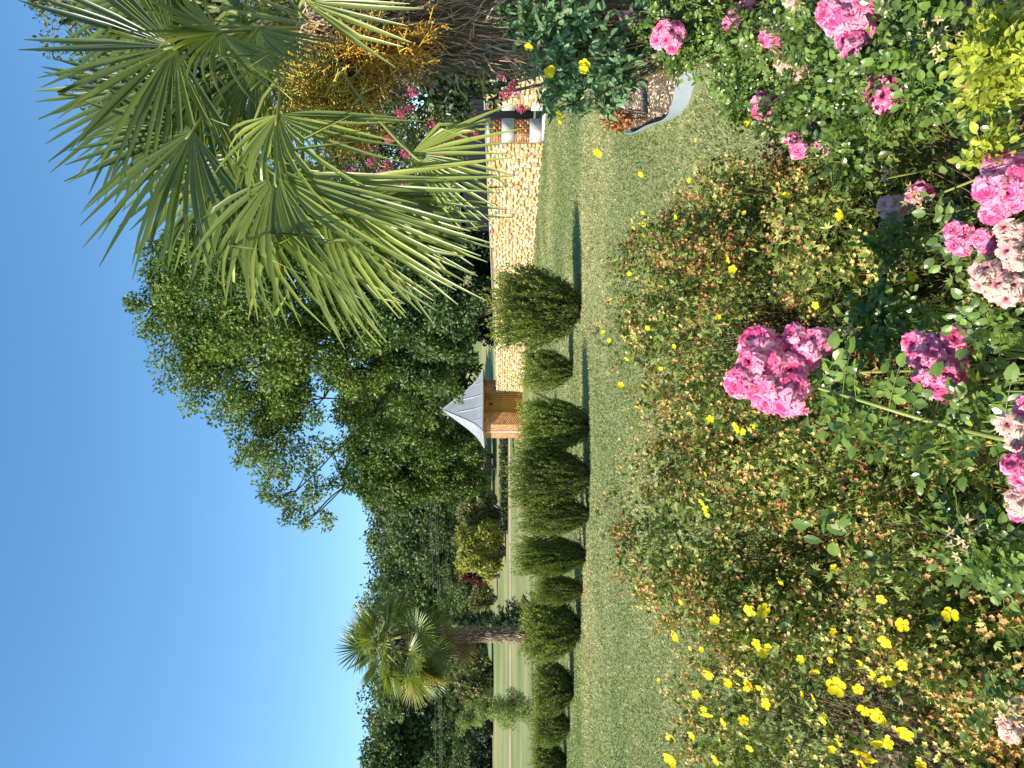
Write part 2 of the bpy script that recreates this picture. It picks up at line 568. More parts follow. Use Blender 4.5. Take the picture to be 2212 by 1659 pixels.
# timber shed behind the wall; the trees' shade is put into its near-black boards
M['shade_tinted_wood'] = surf('shade_tinted_boards', (.005, .006, .009), (.011, .012, .017), 4, stretch=(6, 6, .6), bump=.3)
M['slate'] = surf('slate_roof', (.03, .03, .035), (.06, .06, .065), 5)
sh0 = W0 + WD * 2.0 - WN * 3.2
shed = thing('timber_shed', sh0 + np.array((0, 0, float(gz(sh0[0], sh0[1])))), 'timber shed behind the long stone wall, deep shade put into its board colour', 'shed')
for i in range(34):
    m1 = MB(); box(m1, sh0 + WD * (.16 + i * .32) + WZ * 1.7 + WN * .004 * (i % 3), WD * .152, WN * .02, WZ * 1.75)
    part('board', m1, M['shade_tinted_wood'], shed)
m1 = MB(); box(m1, sh0 + WD * 5.4 - WN * 1.6 + WZ * 1.65, WD * 5.42, WN * 1.55, WZ * 1.65); part('wall_frame', m1, M['shade_tinted_wood'], shed)
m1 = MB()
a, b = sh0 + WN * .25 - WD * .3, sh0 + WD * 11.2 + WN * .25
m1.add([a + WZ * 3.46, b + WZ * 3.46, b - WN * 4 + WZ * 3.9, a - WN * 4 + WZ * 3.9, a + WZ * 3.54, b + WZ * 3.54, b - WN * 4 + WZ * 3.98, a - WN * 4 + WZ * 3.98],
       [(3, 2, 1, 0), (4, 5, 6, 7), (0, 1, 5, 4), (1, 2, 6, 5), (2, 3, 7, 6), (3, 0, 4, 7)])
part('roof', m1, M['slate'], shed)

# ------------------------------------------------------------------ pavilion
FU = np.array((.942, .334, 0)); FN = np.array((.334, -.942, 0))     # along the front, out of the front
C0 = np.array((-2.78, 52.0, 0)); S = 3.25; PH = 2.80
pav = thing('garden_pavilion', C0 + FU * S / 2 - FN * S / 2, 'square brick garden pavilion with curved grey metal roof and wooden door', 'pavilion')
M['zinc'] = surf('zinc_sheet', (.36, .38, .41), (.46, .48, .51), 2.2, rough=.42, spec=.5, metal=.35)
M['doorwood'] = surf('door_wood', (.36, .185, .045), (.48, .27, .075), 5, stretch=(8, 8, .7), bump=.15, rough=.6)
M['black'] = surf('dark_hole', (.004, .004, .004), (.008, .008, .008), 5)
M['white'] = surf('white_paint', (.75, .75, .73), (.8, .8, .78), 5, rough=.4)
cw = MB()
cc = C0 + FU * S / 2 - FN * S / 2 + WZ * PH / 2
# joint-coloured core with the doorway left open in front
D0, D1, DH = .93, 2.17, 2.72     # door span along the front
for x0, x1 in ((0, D0), (D1, S)):
    box(cw, C0 + FU * (x0 + x1) / 2 - FN * .2 + WZ * PH / 2, FU * (x1 - x0) / 2, FN * .2, WZ * PH / 2)
box(cw, C0 + FU * (D0 + D1) / 2 - FN * .2 + WZ * (DH + PH) / 2, FU * (D1 - D0) / 2, FN * .2, WZ * (PH - DH) / 2)
box(cw, C0 + FU * .2 - FN * (S / 2 + .2) + WZ * PH / 2, FU * .2, FN * (S / 2 - .2), WZ * PH / 2)
box(cw, C0 + FU * (S - .2) - FN * (S / 2 + .2) + WZ * PH / 2, FU * .2, FN * (S / 2 - .2), WZ * PH / 2)
box(cw, C0 + FU * S / 2 - FN * (S - .2) + WZ * PH / 2, FU * (S / 2 - .4), FN * .2, WZ * PH / 2)
part('wall', cw, M['joint'], pav)


def brick_face(p0, U, Nn, x0, x1, z0, z1):
    mb = MB(); rh = .075
    for r in range(int((z1 - z0) / rh)):
        x = x0 - (.12 if r % 2 else 0)
        while x < x1:
            e0, e1 = max(x, x0) + .006, min(x + .235, x1) - .006
            if e1 - e0 > .02:
                box(mb, p0 + U * (e0 + e1) / 2 + WZ * (z0 + (r + .5) * rh), U * (e1 - e0) / 2, Nn * .012, WZ * (rh / 2 - .009), np.clip(rng.normal(.6, .25), 0, 1))
            x += .235
    return mb


for (x0, x1) in ((0, D0 - .1), (D1 + .1, S)):
    part('brick_facing', brick_face(C0, FU, FN, x0, x1, 0, PH), M['brick'], pav, kind='stuff')
part('brick_facing', brick_face(C0 - FN * S, FN, -FU, 0, S, 0, PH), M['brick'], pav, kind='stuff')
fr = MB()
for x in (D0 - .05, D1 + .05):
    box(fr, C0 + FU * x - FN * .03 + WZ * DH / 2, FU * .06, FN * .05, WZ * DH / 2)
box(fr, C0 + FU * (D0 + D1) / 2 - FN * .03 + WZ * (DH + .02), FU * (D1 - D0) * .5, FN * .05, WZ * .05)
part('door_frame', fr, M['doorwood'], pav)
door = MB(); box(door, C0 + FU * (D0 + D1) / 2 - FN * .16 + WZ * DH / 2, FU * (D1 - D0) / 2, FN * .012, WZ * DH / 2)
door = part('door', door, M['doorwood'], pav)
npk = 9; wpk = (D1 - D0) / npk
for i in range(npk):
    m1 = MB(); box(m1, C0 + FU * (D0 + (i + .5) * wpk) - FN * .135 + WZ * DH / 2, FU * (wpk / 2 - .006), FN * .014, WZ * (DH / 2 - .02))
    part('plank', m1, M['doorwood'], door)
for zz in (1.55, 2.52):
    m1 = MB(); box(m1, C0 + FU * (D0 + D1) / 2 - FN * .105 + WZ * zz, FU * (D1 - D0) * .44, FN * .016, WZ * .045)
    part('door_batten', m1, M['doorwood'], door)
m1 = MB(); cd = C0 + FU * (D0 + D1) / 2 - FN * .117 + WZ * 2.22
m1.add([cd - FU * .08, cd - WZ * .15, cd + FU * .08, cd + WZ * .15, cd - FU * .08 + FN * .004, cd - WZ * .15 + FN * .004, cd + FU * .08 + FN * .004, cd + WZ * .15 + FN * .004],
       [(4, 5, 6, 7), (0, 1, 5, 4), (1, 2, 6, 5), (2, 3, 7, 6), (3, 0, 4, 7)])
part('diamond_hole', m1, M['black'], door)
# bell-cast roof: four sides, each of standing-seam sheets
RC = C0 + FU * S / 2 - FN * S / 2
EV = S / 2 + .52
prof = [(EV, 2.78), (EV * .86, 2.98), (EV * .70, 3.32), (EV * .52, 3.85), (EV * .34, 4.48), (EV * .16, 5.12), (.03, 5.62)]
for (U, Nn) in ((FU, FN), (-FN, FU), (-FU, -FN), (FN, -FU)):
    nsh = 5
    for i in range(nsh):
        m1 = MB()
        a0, a1 = -1 + 2 * i / nsh, -1 + 2 * (i + 1) / nsh
        V = []; F = []
        for r, z in prof:
            # sheets keep their width; side ones are cut by the hips
            for a in (a0, a1):
                xa = np.clip(a * EV, -r, r)
                V.append(RC + U * xa + Nn * r + WZ * z)
        for s in range(len(prof) - 1):
            F.append((2 * s, 2 * s + 1, 2 * s + 3, 2 * s + 2))
        m1.add(V, F)
        sheet = part('roof_sheet', m1, M['zinc'], pav)
        if i > 0:
            pts = []
            for r, z in prof:
                if abs(a0 * EV) <= r: pts.append(RC + U * a0 * EV + Nn * (r + .03) + WZ * (z + .015))
            if len(pts) > 1:
                m2 = MB(); tube(m2, pts, .018, 5); part('seam', m2, M['zinc'], sheet)
    m1 = MB(); tube(m1, [RC - U * (EV + .02) + Nn * (EV + .03) + WZ * 2.75, RC + U * (EV + .02) + Nn * (EV + .03) + WZ * 2.75], .05, 6)
    part('gutter', m1, M['zinc'], pav)
    m1 = MB(); tube(m1, [RC + U * r + Nn * r + WZ * (z + .01) for r, z in prof], .028, 5); part('hip_seam', m1, M['zinc'], pav)
sf = MB(); box(sf, RC + WZ * 2.70, FU * (EV - .05), FN * (EV - .05), WZ * .03); part('soffit', sf, M['doorwood'], pav)
dp = MB(); c = C0 - FN * S * .42 - FU * .07; tube(dp, [c + WZ * 0.02, c + WZ * 2.5, c - FU * .35 + WZ * 2.72], .045, 8); part('downpipe', dp, M['white'], pav)

# ------------------------------------------------------------------ background trees
def tube_limb(mb, a, b, r0, r1, sag=0.0, n=6, g=None):
    g = g or rng
    a = np.asarray(a, float); b = np.asarray(b, float)
    m = (a + b) / 2 + g.normal(0, .06, 3) * np.linalg.norm(b - a) + np.array((0, 0, sag))
    P = curve([a, m, b], n)
    tube(mb, P, np.linspace(r0, r1, len(P)), 6)


def big_tree(name, base, lobes, nclump, nleaf, L, W, mat, label, tr=.4, fork=.35, tb=(0, 1), group=None, size=(.28, .45), inner=.5, bark='bark'):
    """tree from lobes (X, Y, picture radius, depth)"""
    root = thing(name, base, label, 'tree', group)
    C = np.array([at(x, y, d) for x, y, r, d in lobes]); R = np.array([r / FPX * d for x, y, r, d in lobes])
    trunk = MB()
    top = C.mean(0); fk = np.asarray(base) * (1 - fork) + top * fork; fk[2] = base[2] + (top[2] - base[2]) * fork
    P = curve([np.asarray(base), (np.asarray(base) + fk) / 2 + rng.normal(0, .2, 3), fk], 8)
    tube(trunk, P, np.linspace(tr * 1.3, tr * .8, len(P)), 10)
    cc, rr = clumps(C, R, nclump, inner=inner, size=size)
    done = [fk]; rad = [tr * .6]
    for i in np.argsort(((C - fk) ** 2).sum(1)):
        dd = [((C[i] - q) ** 2).sum() + .25 * ((q - fk) ** 2).sum() for q in done]
        j = int(np.argmin(dd)); r0 = rad[j] * .8
        tube_limb(trunk, done[j], C[i], r0, max(r0 * .6, .05)); done.append(C[i]); rad.append(max(r0 * .6, .05))
    near = np.argmin(((cc[:, None] - C[None]) ** 2).sum(-1), 1)
    for i in range(0, nclump, 2):
        tube_limb(trunk, C[near[i]], cc[i], tr * .13, .015, n=4)
    part('trunk', trunk, M[bark], root, True)
    f = MB(); foliage(f, cc, rr, nleaf, L, W, tb=tb)
    part('crown', f, mat, root, kind='stuff')
    return root


A = [(330, 660, 55, 44), (400, 590, 80, 43), (420, 680, 95, 44), (480, 750, 90, 45), (500, 610, 110, 42), (400, 840, 50, 45), (470, 830, 70, 44), (560, 700, 110, 41),
     (570, 830, 85, 44), (560, 920, 70, 45), (620, 950, 75, 46), (580, 1030, 45, 46), (640, 1060, 60, 46), (680, 1110, 45, 45), (650, 1140, 35, 46), (610, 1110, 28, 46),
     (680, 620, 110, 41), (730, 740, 60, 43), (720, 980, 48, 47), (745, 1050, 30, 47), (560, 480, 110, 45), (700, 470, 120, 46), (820, 520, 110, 45), (800, 640, 90, 42), (440, 500, 80, 46), (330, 600, 40, 44), (860, 800, 85, 47), (810, 890, 70, 48), (690, 540, 90, 43), (640, 850, 70, 45), (700, 860, 60, 46), (760, 800, 70, 45), (945, 855, 38, 49.5), (972, 835, 34, 49), (930, 900, 26, 49.5), (650, 760, 80, 42)]
big_tree('deciduous_tree', (5.2, 46.5, 0.3), [(x, y, r * 1.16, d) for x, y, r, d in A], 540, 155000, .235, .128, M['oak'], 'tall broad deciduous tree rising behind the wall beside the pavilion', tr=.42, size=(.26, .42))
B = [(880, 610, 75, 41), (900, 690, 75, 42), (960, 640, 70, 41), (950, 730, 65, 43), (1000, 600, 45, 41), (830, 700, 60, 43), (900, 780, 60, 45), (930, 560, 60, 42), (960, 790, 50, 47), (1000, 740, 45, 45), (1010, 670, 40, 42), (920, 500, 60, 42), (980, 520, 50, 42)]
big_tree('bushy_tree', (6.0, 43.2, 0.8), B, 190, 55000, .24, .14, M['blue'], 'blue-green bushy tree right behind the middle of the stone wall', tr=.2, fork=.3)
Cc = [(780, 860, 55, 60), (830, 950, 70, 62), (880, 900, 70, 60), (920, 1000, 70, 66), (800, 1020, 55, 64), (880, 1050, 60, 66), (960, 960, 55, 62), (1000, 1000, 45, 66), (1010, 950, 40, 64), (860, 820, 60, 58), (1025, 1040, 30, 66), (980, 1050, 45, 67), (960, 860, 45, 57), (1000, 850, 35, 57), (930, 810, 55, 57), (1020, 800, 30, 57), (985, 800, 45, 57), (920, 880, 40, 56)]
big_tree('deciduous_tree', (-3.5, 63, 1.0), Cc, 300, 66000, .33, .19, M['oak'], 'dark leafy tree close behind and left of the pavilion roof', tr=.4, tb=(.0, .75))
E = [(190, 60, 90, 40), (150, 20, 70, 40), (260, 180, 90, 41), (300, 60, 110, 40), (330, 260, 60, 41), (420, 120, 120, 41), (540, 200, 110, 41), (250, -60, 100, 41), (420, -60, 130, 41), (560, 30, 120, 40), (680, 130, 110, 40), (700, -20, 120, 40)]
big_tree('tall_tree', (17.5, 40.5, 2.0), E, 260, 45000, .25, .125, M['olive'], 'tall olive-brown tree whose top shows behind the large palm', tr=.4, size=(.24, .4))

# the wooded hillside
WOODT = []
for v in range(5):
    g = np.random.default_rng(100 + v)
    nl = 9
    C = np.c_[g.normal(0, 1.9, (nl, 2)), g.uniform(4.5, 12.5, nl)]; C[0] = (0, 0, 13.2)
    R = g.uniform(2.0, 3.6, nl) * (1.15 - .35 * (C[:, 2] - 4.5) / 9)
    cc, rr = clumps(C, R, 80, inner=.55, size=(.3, .48), g=g)
    f = MB(); foliage(f, cc, rr, 12500, .48, .31, g=g)
    tm = MB(); tube(tm, curve([(0, 0, -.5), (g.normal(0, .2), g.normal(0, .2), 4), (0, 0, 9)], 8), np.linspace(.38, .12, 9)[:len(curve([(0, 0, -.5), (0, 0, 4), (0, 0, 9)], 8))], 7)
    for c in C: tube_limb(tm, (0, 0, 4), c, .16, .04, n=4, g=g)
    WOODT.append((tm.mesh('trunk', M['bark'], True), f.mesh('crown', M['wood_far'])))


def hill_tree(Xtop, Y, d, v, label=None, wide=1.0, name='hill_tree'):
    p = at(Xtop, Y, d); z0 = float(gz(p[0], d)); s = (p[2] - z0) / 15.2
    t = thing(name, (p[0], d, z0), label, 'tree', 'trees of the wooded hillside')
    Mx = WM[t.name] @ Matrix.Rotation(rng.random() * 6.28, 4, 'Z') @ Matrix.Diagonal((s * wide, s * wide, s, 1))
    obj('trunk', WOODT[v][0], t, Mx)
    o = obj('crown', WOODT[v][1], t, Mx); o['kind'] = 'stuff'
    return t


HT = [(785, 1645, 150, 'leftmost tall tree of the wooded hill, at the left edge of the view'), (775, 1590, 158, 'dark tall tree of the hill just inside the left edge'),
      (785, 1525, 150, 'round-topped hill tree left of the distant palm'), (800, 1465, 160, 'hill tree rising just left of the distant palm crown'),
      (830, 1400, 155, 'hill tree directly behind the distant palm crown'), (845, 1335, 150, 'hill tree behind the right side of the distant palm crown'),
      (800, 1280, 160, 'bluish hill tree just right of the distant palm crown'), (795, 1215, 150, 'hill tree above the small dark-red tree'),
      (790, 1160, 145, 'tallest hill tree above the yellow-green bush'), (775, 1095, 140, 'hill tree below the drooping branch end of the broad tree'),
      (790, 1040, 125, 'dark hill tree above the low hedge, left of the pavilion'), (840, 985, 118, 'dark hill tree nearest the left of the pavilion roof')]
for i, (X, Y, d, lb) in enumerate(HT):
    hill_tree(X, Y, d, i % 5, lb, 1.12)
HT2 = [(905, 1635, 138, 'lower dark tree in front of the hill wood at the left edge'), (930, 1570, 136, 'lower dark tree in front of the hill wood behind the small birch'),
       (925, 1500, 137, 'lower tree in front of the hill wood left of the palm trunk'), (935, 1420, 140, 'lower shaded tree of the hill wood behind the palm trunk'),
       (930, 1300, 138, 'lower tree of the hill wood behind the young spruce'), (915, 1240, 134, 'lower tree of the hill wood behind the dark-red tree'),
       (905, 1180, 130, 'lower tree of the hill wood behind the yellow-green bush'), (905, 1120, 125, 'lower tree of the hill wood behind the brownish bush'),
       (900, 1065, 112, 'low dark tree hanging over the end of the low hedge'), (930, 1010, 108, 'low dark tree behind the low hedge near the pavilion')]
for i, (X, Y, d, lb) in enumerate(HT2):
    hill_tree(X, Y, d, (i * 2 + 1) % 5, lb, 1.45)
# farther wood behind, one mass
fw_m = MB(); nC = 150
wx = rng.uniform(-120, 60, nC); wy = rng.uniform(185, 260, nC)
cz = gz(wx, wy) + rng.uniform(5, 15, nC)
cc, rr = clumps(np.stack([wx, wy, cz], -1), rng.uniform(4, 6.5, nC), 1500, size=(.3, .45))
foliage(fw_m, cc, rr, 50000, 1.0, .65)
tag(part('far_wood', fw_m, M['wood_far'], None), 'far wood along the top of the hill behind the nearer trees', 'wood', kind='stuff')


def bush(name, X0, X1, Y0, Y1, d, mat, nleaf, L, label, cat='bush', seed=0, deep=.8, nl=9, size=(.3, .5), group=None, up=.35):
    """rounded bush filling a picture box at depth d, standing on the ground"""
    g = np.random.default_rng(seed)
    a = at(X0, (Y0 + Y1) / 2, d); x = a[0]; z0 = float(gz(x, d)); ht = a[2] - z0; hw = abs(Y1 - Y0) / 2 / FPX * d
    root = thing(name, (x, d, z0), label, cat, group)
    C = np.c_[g.uniform(-.6, .6, nl) * hw, g.uniform(-.6, .6, nl) * hw * deep, g.uniform(.25, .75, nl) * ht]
    C[:3] = [(0, 0, ht * .68), (-hw * .5, 0, ht * .4), (hw * .5, 0, ht * .4)]
    R = np.minimum(g.uniform(.38, .5, nl) * hw, ht * .4)
    C[:, 2] = np.clip(C[:, 2], R * .6, ht - R)
    C += np.array((x, d, z0))
    cc, rr = clumps(C, R, 14 * nl, inner=.6, size=size, g=g)
    stem = MB()
    for i in range(0, len(cc), 3):
        tube_limb(stem, (x + g.normal(0, .06 * hw), d + g.normal(0, .06 * hw), z0 - .02), cc[i], .02 * ht, .004 * ht, n=5, g=g)
    part('stems', stem, M['bark'], root, True)
    f = MB(); foliage(f, cc, rr, nleaf, L, L * .55, g=g, up=up)
    part('foliage', f, mat, root, kind='stuff')
    return root


bush('field_bush', 985, 1100, 1130, 1255, 84, M['yellowbush'], 12000, .42, 'yellow-green rounded bush at the edge of the far field', seed=1)
bush('field_bush', 985, 1105, 1060, 1160, 86, M['brownbush'], 11000, .42, 'brownish thin bush right of the yellow-green bush', seed=2)
bush('red_tree', 983, 1030, 1222, 1265, 98, M['redbush'], 2500, .45, 'small dark-red tree behind the yellow-green bush', 'tree', seed=3)
bush('field_bush', 1010, 1058, 1262, 1320, 104, M['brownbush'], 3500, .45, 'low olive bush beyond the field right of the spruce', seed=4)
bush('field_bush', 985, 1062, 1395, 1520, 118, M['brownbush'], 10000, .55, 'wide olive-green bush behind the field left of the palm trunk', seed=5)
bush('field_bush', 1020, 1066, 1500, 1600, 120, M['hedge'], 7000, .5, 'dark low bush at the far edge of the field behind the small birch', seed=6)
bush('field_bush', 1015, 1066, 1580, 1700, 122, M['hedge'], 8000, .5, 'dark low bush at the far edge of the field at the left edge', seed=7)
# shaded undergrowth close behind the wall
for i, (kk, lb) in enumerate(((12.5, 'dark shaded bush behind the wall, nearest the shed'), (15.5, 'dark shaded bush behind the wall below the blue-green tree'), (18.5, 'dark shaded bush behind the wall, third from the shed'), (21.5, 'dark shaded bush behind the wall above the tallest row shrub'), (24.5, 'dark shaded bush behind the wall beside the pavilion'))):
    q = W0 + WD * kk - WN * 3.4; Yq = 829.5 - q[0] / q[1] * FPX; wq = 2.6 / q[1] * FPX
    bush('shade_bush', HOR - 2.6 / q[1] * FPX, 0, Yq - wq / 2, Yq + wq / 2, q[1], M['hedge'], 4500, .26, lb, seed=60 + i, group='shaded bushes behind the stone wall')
# low dark hedge along the sandy path
hd = thing('low_hedge', (-6, 79, float(gz(-6, 79))), 'low dark hedge along the sandy path left of the pavilion', 'hedge')
hx = np.arange(-15, 2, .45); C = np.stack([hx, 79 + rng.normal(0, .1, len(hx)), gz(hx, 79) + .35], -1)
f = MB(); foliage(f, C, np.full(len(hx), .55), 9000, .2, .12); part('foliage', f, M['hedge'], hd, kind='stuff')
stem = MB()
for c in C: tube(stem, [c - np.array((0, 0, .6)), c + np.array((.05, 0, .1))], .03, 5)
part('stems', stem, M['bark'], hd)

# power line
pl = thing('power_line', (-75, 96, float(gz(-75, 96))), 'three thin power wires strung across the front of the wooded hill', 'power line')
M['wire'] = surf('wire', (.16, .17, .18), (.2, .21, .22), 3, rough=.5)
for X, dd in ((932, 0), (942, 0), (946, .4)):
    a, b = at(X, 2300, 96 + dd), at(X - 4, 860, 96 + dd)
    u = np.linspace(0, 1, 24)[:, None]; P = a * (1 - u) + b * u; P[:, 2] -= (1.2 * 4 * u * (1 - u))[:, 0] - .6
    m1 = MB(); tube(m1, P, .011, 4); part('wire', m1, M['wire'], pl)
for X in (2300, 860):
    p = at(925, X, 96.2); g0 = float(gz(p[0], 96)); m1 = MB(); tube(m1, [(p[0], 96.2, g0), (p[0], 96.2, p[2] + .3)], np.array((.16, .11)), 8); part('pole', m1, M['barkg'], pl)

# ------------------------------------------------------------------ row of clipped feathery shrubs
RS = []
for v in range(3):
    g = np.random.default_rng(300 + v)
    n = 26000
    # upright shoots fanning from the base; unit shrub: height 1, half-width .5
    ns = 900
    az = g.random(ns) * 6.283; rad = np.sqrt(g.random(ns)) * .42
    bz = g.uniform(.0, .70, ns); env = np.sqrt(np.clip(1 - (bz / 1.02) ** 2.6, .05, 1)); low = .50 + .50 * np.sin(np.clip(bz / .42, 0, 1) * 1.571)
    B0 = np.stack([np.cos(az) * rad * env * low, np.sin(az) * rad * env * low, bz], -1)
    lean = np.stack([np.cos(az) * rad * .9, np.sin(az) * rad * .9, np.full(ns, 1.)], -1) + g.normal(0, .16, (ns, 3))
    Dv = nrm(lean); Ls = g.uniform(.10, .33, ns)
    idx = g.integers(0, ns, n); s = g.random(n)
    P = B0[idx] + Dv[idx] * (Ls[idx] * s)[:, None] + g.normal(0, .010, (n, 3)) * (1.2 - s)[:, None]
    u = runit(n, g); u -= Dv[idx] * (u * Dv[idx]).sum(1, keepdims=True)
    D = nrm(Dv[idx] * .9 + nrm(u) * .75)
    t = np.clip(.2 + .5 * s + .2 * P[:, 2] + g.normal(0, .16, n), 0, 1)
    f = MB(); leaves(f, P, D, u + Dv[idx] * .3 + runit(n, g) * .4, g.uniform(.026, .044, n), g.uniform(.010, .016, n), t)
    st = MB()
    for i in range(0, ns, 3):
        tube(st, curve([(g.normal(0, .03), g.normal(0, .03), -.01), B0[i] * np.array((.7, .7, .6)), B0[i] + Dv[i] * Ls[i]], 5), np.linspace(.012, .002, len(curve([(0, 0, 0), (0, 0, 1), (1, 0, 1)], 5))), 4)
    RS.append((st.mesh('stems', M['bark'], True), f.mesh('foliage', M['shrub'])))
ROW = [(1066, 1262, 566, 764, 'tallest feathery shrub of the row, nearest the long stone wall'),
       (1128, 1246, 742, 858, 'dark lower shrub between the tallest shrub and the pavilion door'),
       (1124, 1280, 846, 990, 'feathery shrub standing in front of the pavilion\'s left corner'),
       (1106, 1282, 962, 1096, 'tall feathery shrub just left of the pavilion, fourth from the wall'),
       (1126, 1281, 1056, 1168, 'feathery shrub fifth from the wall, left of a taller one'),
       (1116, 1274, 1142, 1256, 'bright feathery shrub below the yellow-green bush of the field'),
       (1158, 1268, 1236, 1312, 'small dark shrub in the row below the young spruce'),
       (1130, 1262, 1284, 1432, 'wide shrub at the foot of the distant palm'),
       (1152, 1247, 1424, 1546, 'low rounded shrub of the row just left of the distant palm'),
       (1150, 1240, 1520, 1620, 'low shrub of the row in front of the small birch'),
       (1150, 1232, 1600, 1700, 'low shrub of the row cut by the left edge of the view')]
for i, (X0, X1, Y0, Y1, lb) in enumerate(ROW):
    d = EYE * FPX / (X1 - HOR - 9); p = at(X0, (Y0 + Y1) / 2, d)
    t = thing('row_shrub', (p[0], d, 0), lb, 'shrub', 'shrubs planted in a row across the lawn')
    ht = p[2] * .97; wd = (Y1 - Y0) / FPX * d * (1.03 + .1 * math.sin(i * 2.7)); dp2 = wd * (.85 + .25 * math.cos(i * 1.9))
    Mx = WM[t.name] @ Matrix.Rotation(i * 2.1, 4, 'Z') @ Matrix.Diagonal((wd, dp2 if i % 2 else wd, ht / .86, 1))
    obj('stems', RS[i % 3][0], t, Mx); o = obj('foliage', RS[i % 3][1], t, Mx); o['kind'] = 'stuff'

# young spruce behind the distant palm
sp0 = at(975, 1343, 21); sp0[2] = 0
spr = thing('young_spruce', (sp0[0], 21, 0), 'young dark green spruce behind the trunk of the distant palm', 'tree')
hs = at(975, 1343, 21)[2]
m1 = MB(); tube(m1, [(sp0[0], 21, 0), (sp0[0] + .05, 21, hs)], np.array((.07, .01)), 7); part('trunk', m1, M['bark'], spr)
f = MB(); br = MB()
for z in np.arange(.12, hs - .05, .085):
    r = ((hs - z) / hs * .92 + .05)
    for k in range(8):
        a = rng.random() * 6.28; rr_ = r * rng.uniform(.55, 1.12); lift = rng.uniform(.05, .28)
        d0 = np.array((math.cos(a), math.sin(a), 0)); b0 = np.array((sp0[0], 21, z + rng.normal(0, .05)))
        P = curve([b0, b0 + d0 * rr_ * .55 - WZ * .03, b0 + d0 * rr_ + WZ * lift * rr_], 6); tube(br, P, np.linspace(.010, .003, len(P)), 4)
        n = int(75 * rr_) + 14; s = rng.random(n); Q = b0 + d0 * (rr_ * s)[:, None] + WZ * (lift * rr_ * s ** 2 - .04 * np.sin(s * 3.1))[:, None]
        Dl = nrm(d0 * .55 + rng.normal(0, .6, (n, 3)) + WZ * .15)
        leaves(f, Q, Dl, rng.normal(0, 1, (n, 3)), rng.uniform(.07, .16, n) * (1.15 - .4 * s), .026, rng.random(n))
part('branches', br, M['bark'], spr); part('needles', f, M['spruce'], spr, kind='stuff')

# small leaning birch in the field
bb = at(1152, 1533, 36); bb[2] = 0
br_t = thing('small_birch', (bb[0], 36, 0), 'slim young birch with pale loose foliage standing in the field', 'tree')
tp = at(982, 1562, 36)
m1 = MB(); P = curve([(bb[0], 36, 0), (bb[0] + .05, 36, 1.2), tp], 12); tube(m1, P, np.linspace(.06, .01, len(P)), 7)
for k in range(26):
    s = rng.uniform(.25, .97); b0 = P[int(s * (len(P) - 1))]; e = b0 + np.array((rng.normal(0, .5), rng.normal(0, .5), rng.uniform(.1, .5)))
    tube_limb(m1, b0, e, .018, .004, n=4)
part('trunk', m1, M['barkg'], br_t, True)
ct = np.array([P[int(s * (len(P) - 1))] + rng.normal(0, 1, 3) * np.array((.42, .42, .2)) * (1.15 - s * .6) for s in rng.uniform(.2, 1, 110)])
f = MB(); foliage(f, ct, rng.uniform(.16, .34, 110), 15000, .075, .045)
M['birch'] = leafmat('birch_leaf', [(0, (.10, .14, .04)), (.5, (.20, .25, .08)), (1, (.34, .38, .14))], .35)
part('crown', f, M['birch'], br_t, kind='stuff')

# ------------------------------------------------------------------ palms
M['palm'] = leafmat('palm_leaf', [(0, (.05, .085, .028)), (.45, (.15, .20, .04)), (1, (.35, .39, .065))], .34, rough=.33, spec=.5, ov=.1, warm=(1.15, 1.2, .5))
M['palm_dead'] = leafmat('dead_palm_leaf', [(0, (.14, .09, .05)), (.5, (.27, .18, .09)), (1, (.45, .33, .15))], .2)
M['palm_yellow'] = leafmat('yellowing_palm_leaf', [(0, (.2, .2, .05)), (1, (.48, .42, .11))], .3)
M['petiole'] = surf('petiole', (.16, .19, .05), (.26, .28, .09), 6, rough=.5)
M['fibre'] = leafmat('trunk_fibre', [(0, (.14, .095, .055)), (.5, (.34, .24, .15)), (1, (.62, .47, .30))], .1)
M['fibre_core'] = surf('trunk_core', (.05, .033, .022), (.16, .11, .07), 14, bump=.8, stretch=(1, 1, .4))
M['fruit'] = leafmat('orange_fruit_stalk', [(0, (.42, .19, .03)), (.5, (.62, .34, .04)), (1, (.74, .52, .10))], .15)
M['fruit_y'] = leafmat('golden_fruit_stalk', [(0, (.40, .25, .04)), (.5, (.62, .44, .07)), (1, (.72, .62, .16))], .2)
M['fruit_b'] = leafmat('brown_old_stalk', [(0, (.16, .10, .07)), (1, (.34, .22, .15))], .1)
M['fruit_dark'] = leafmat('dark_fruit', [(0, (.02, .014, .022)), (1, (.06, .04, .05))], 0)


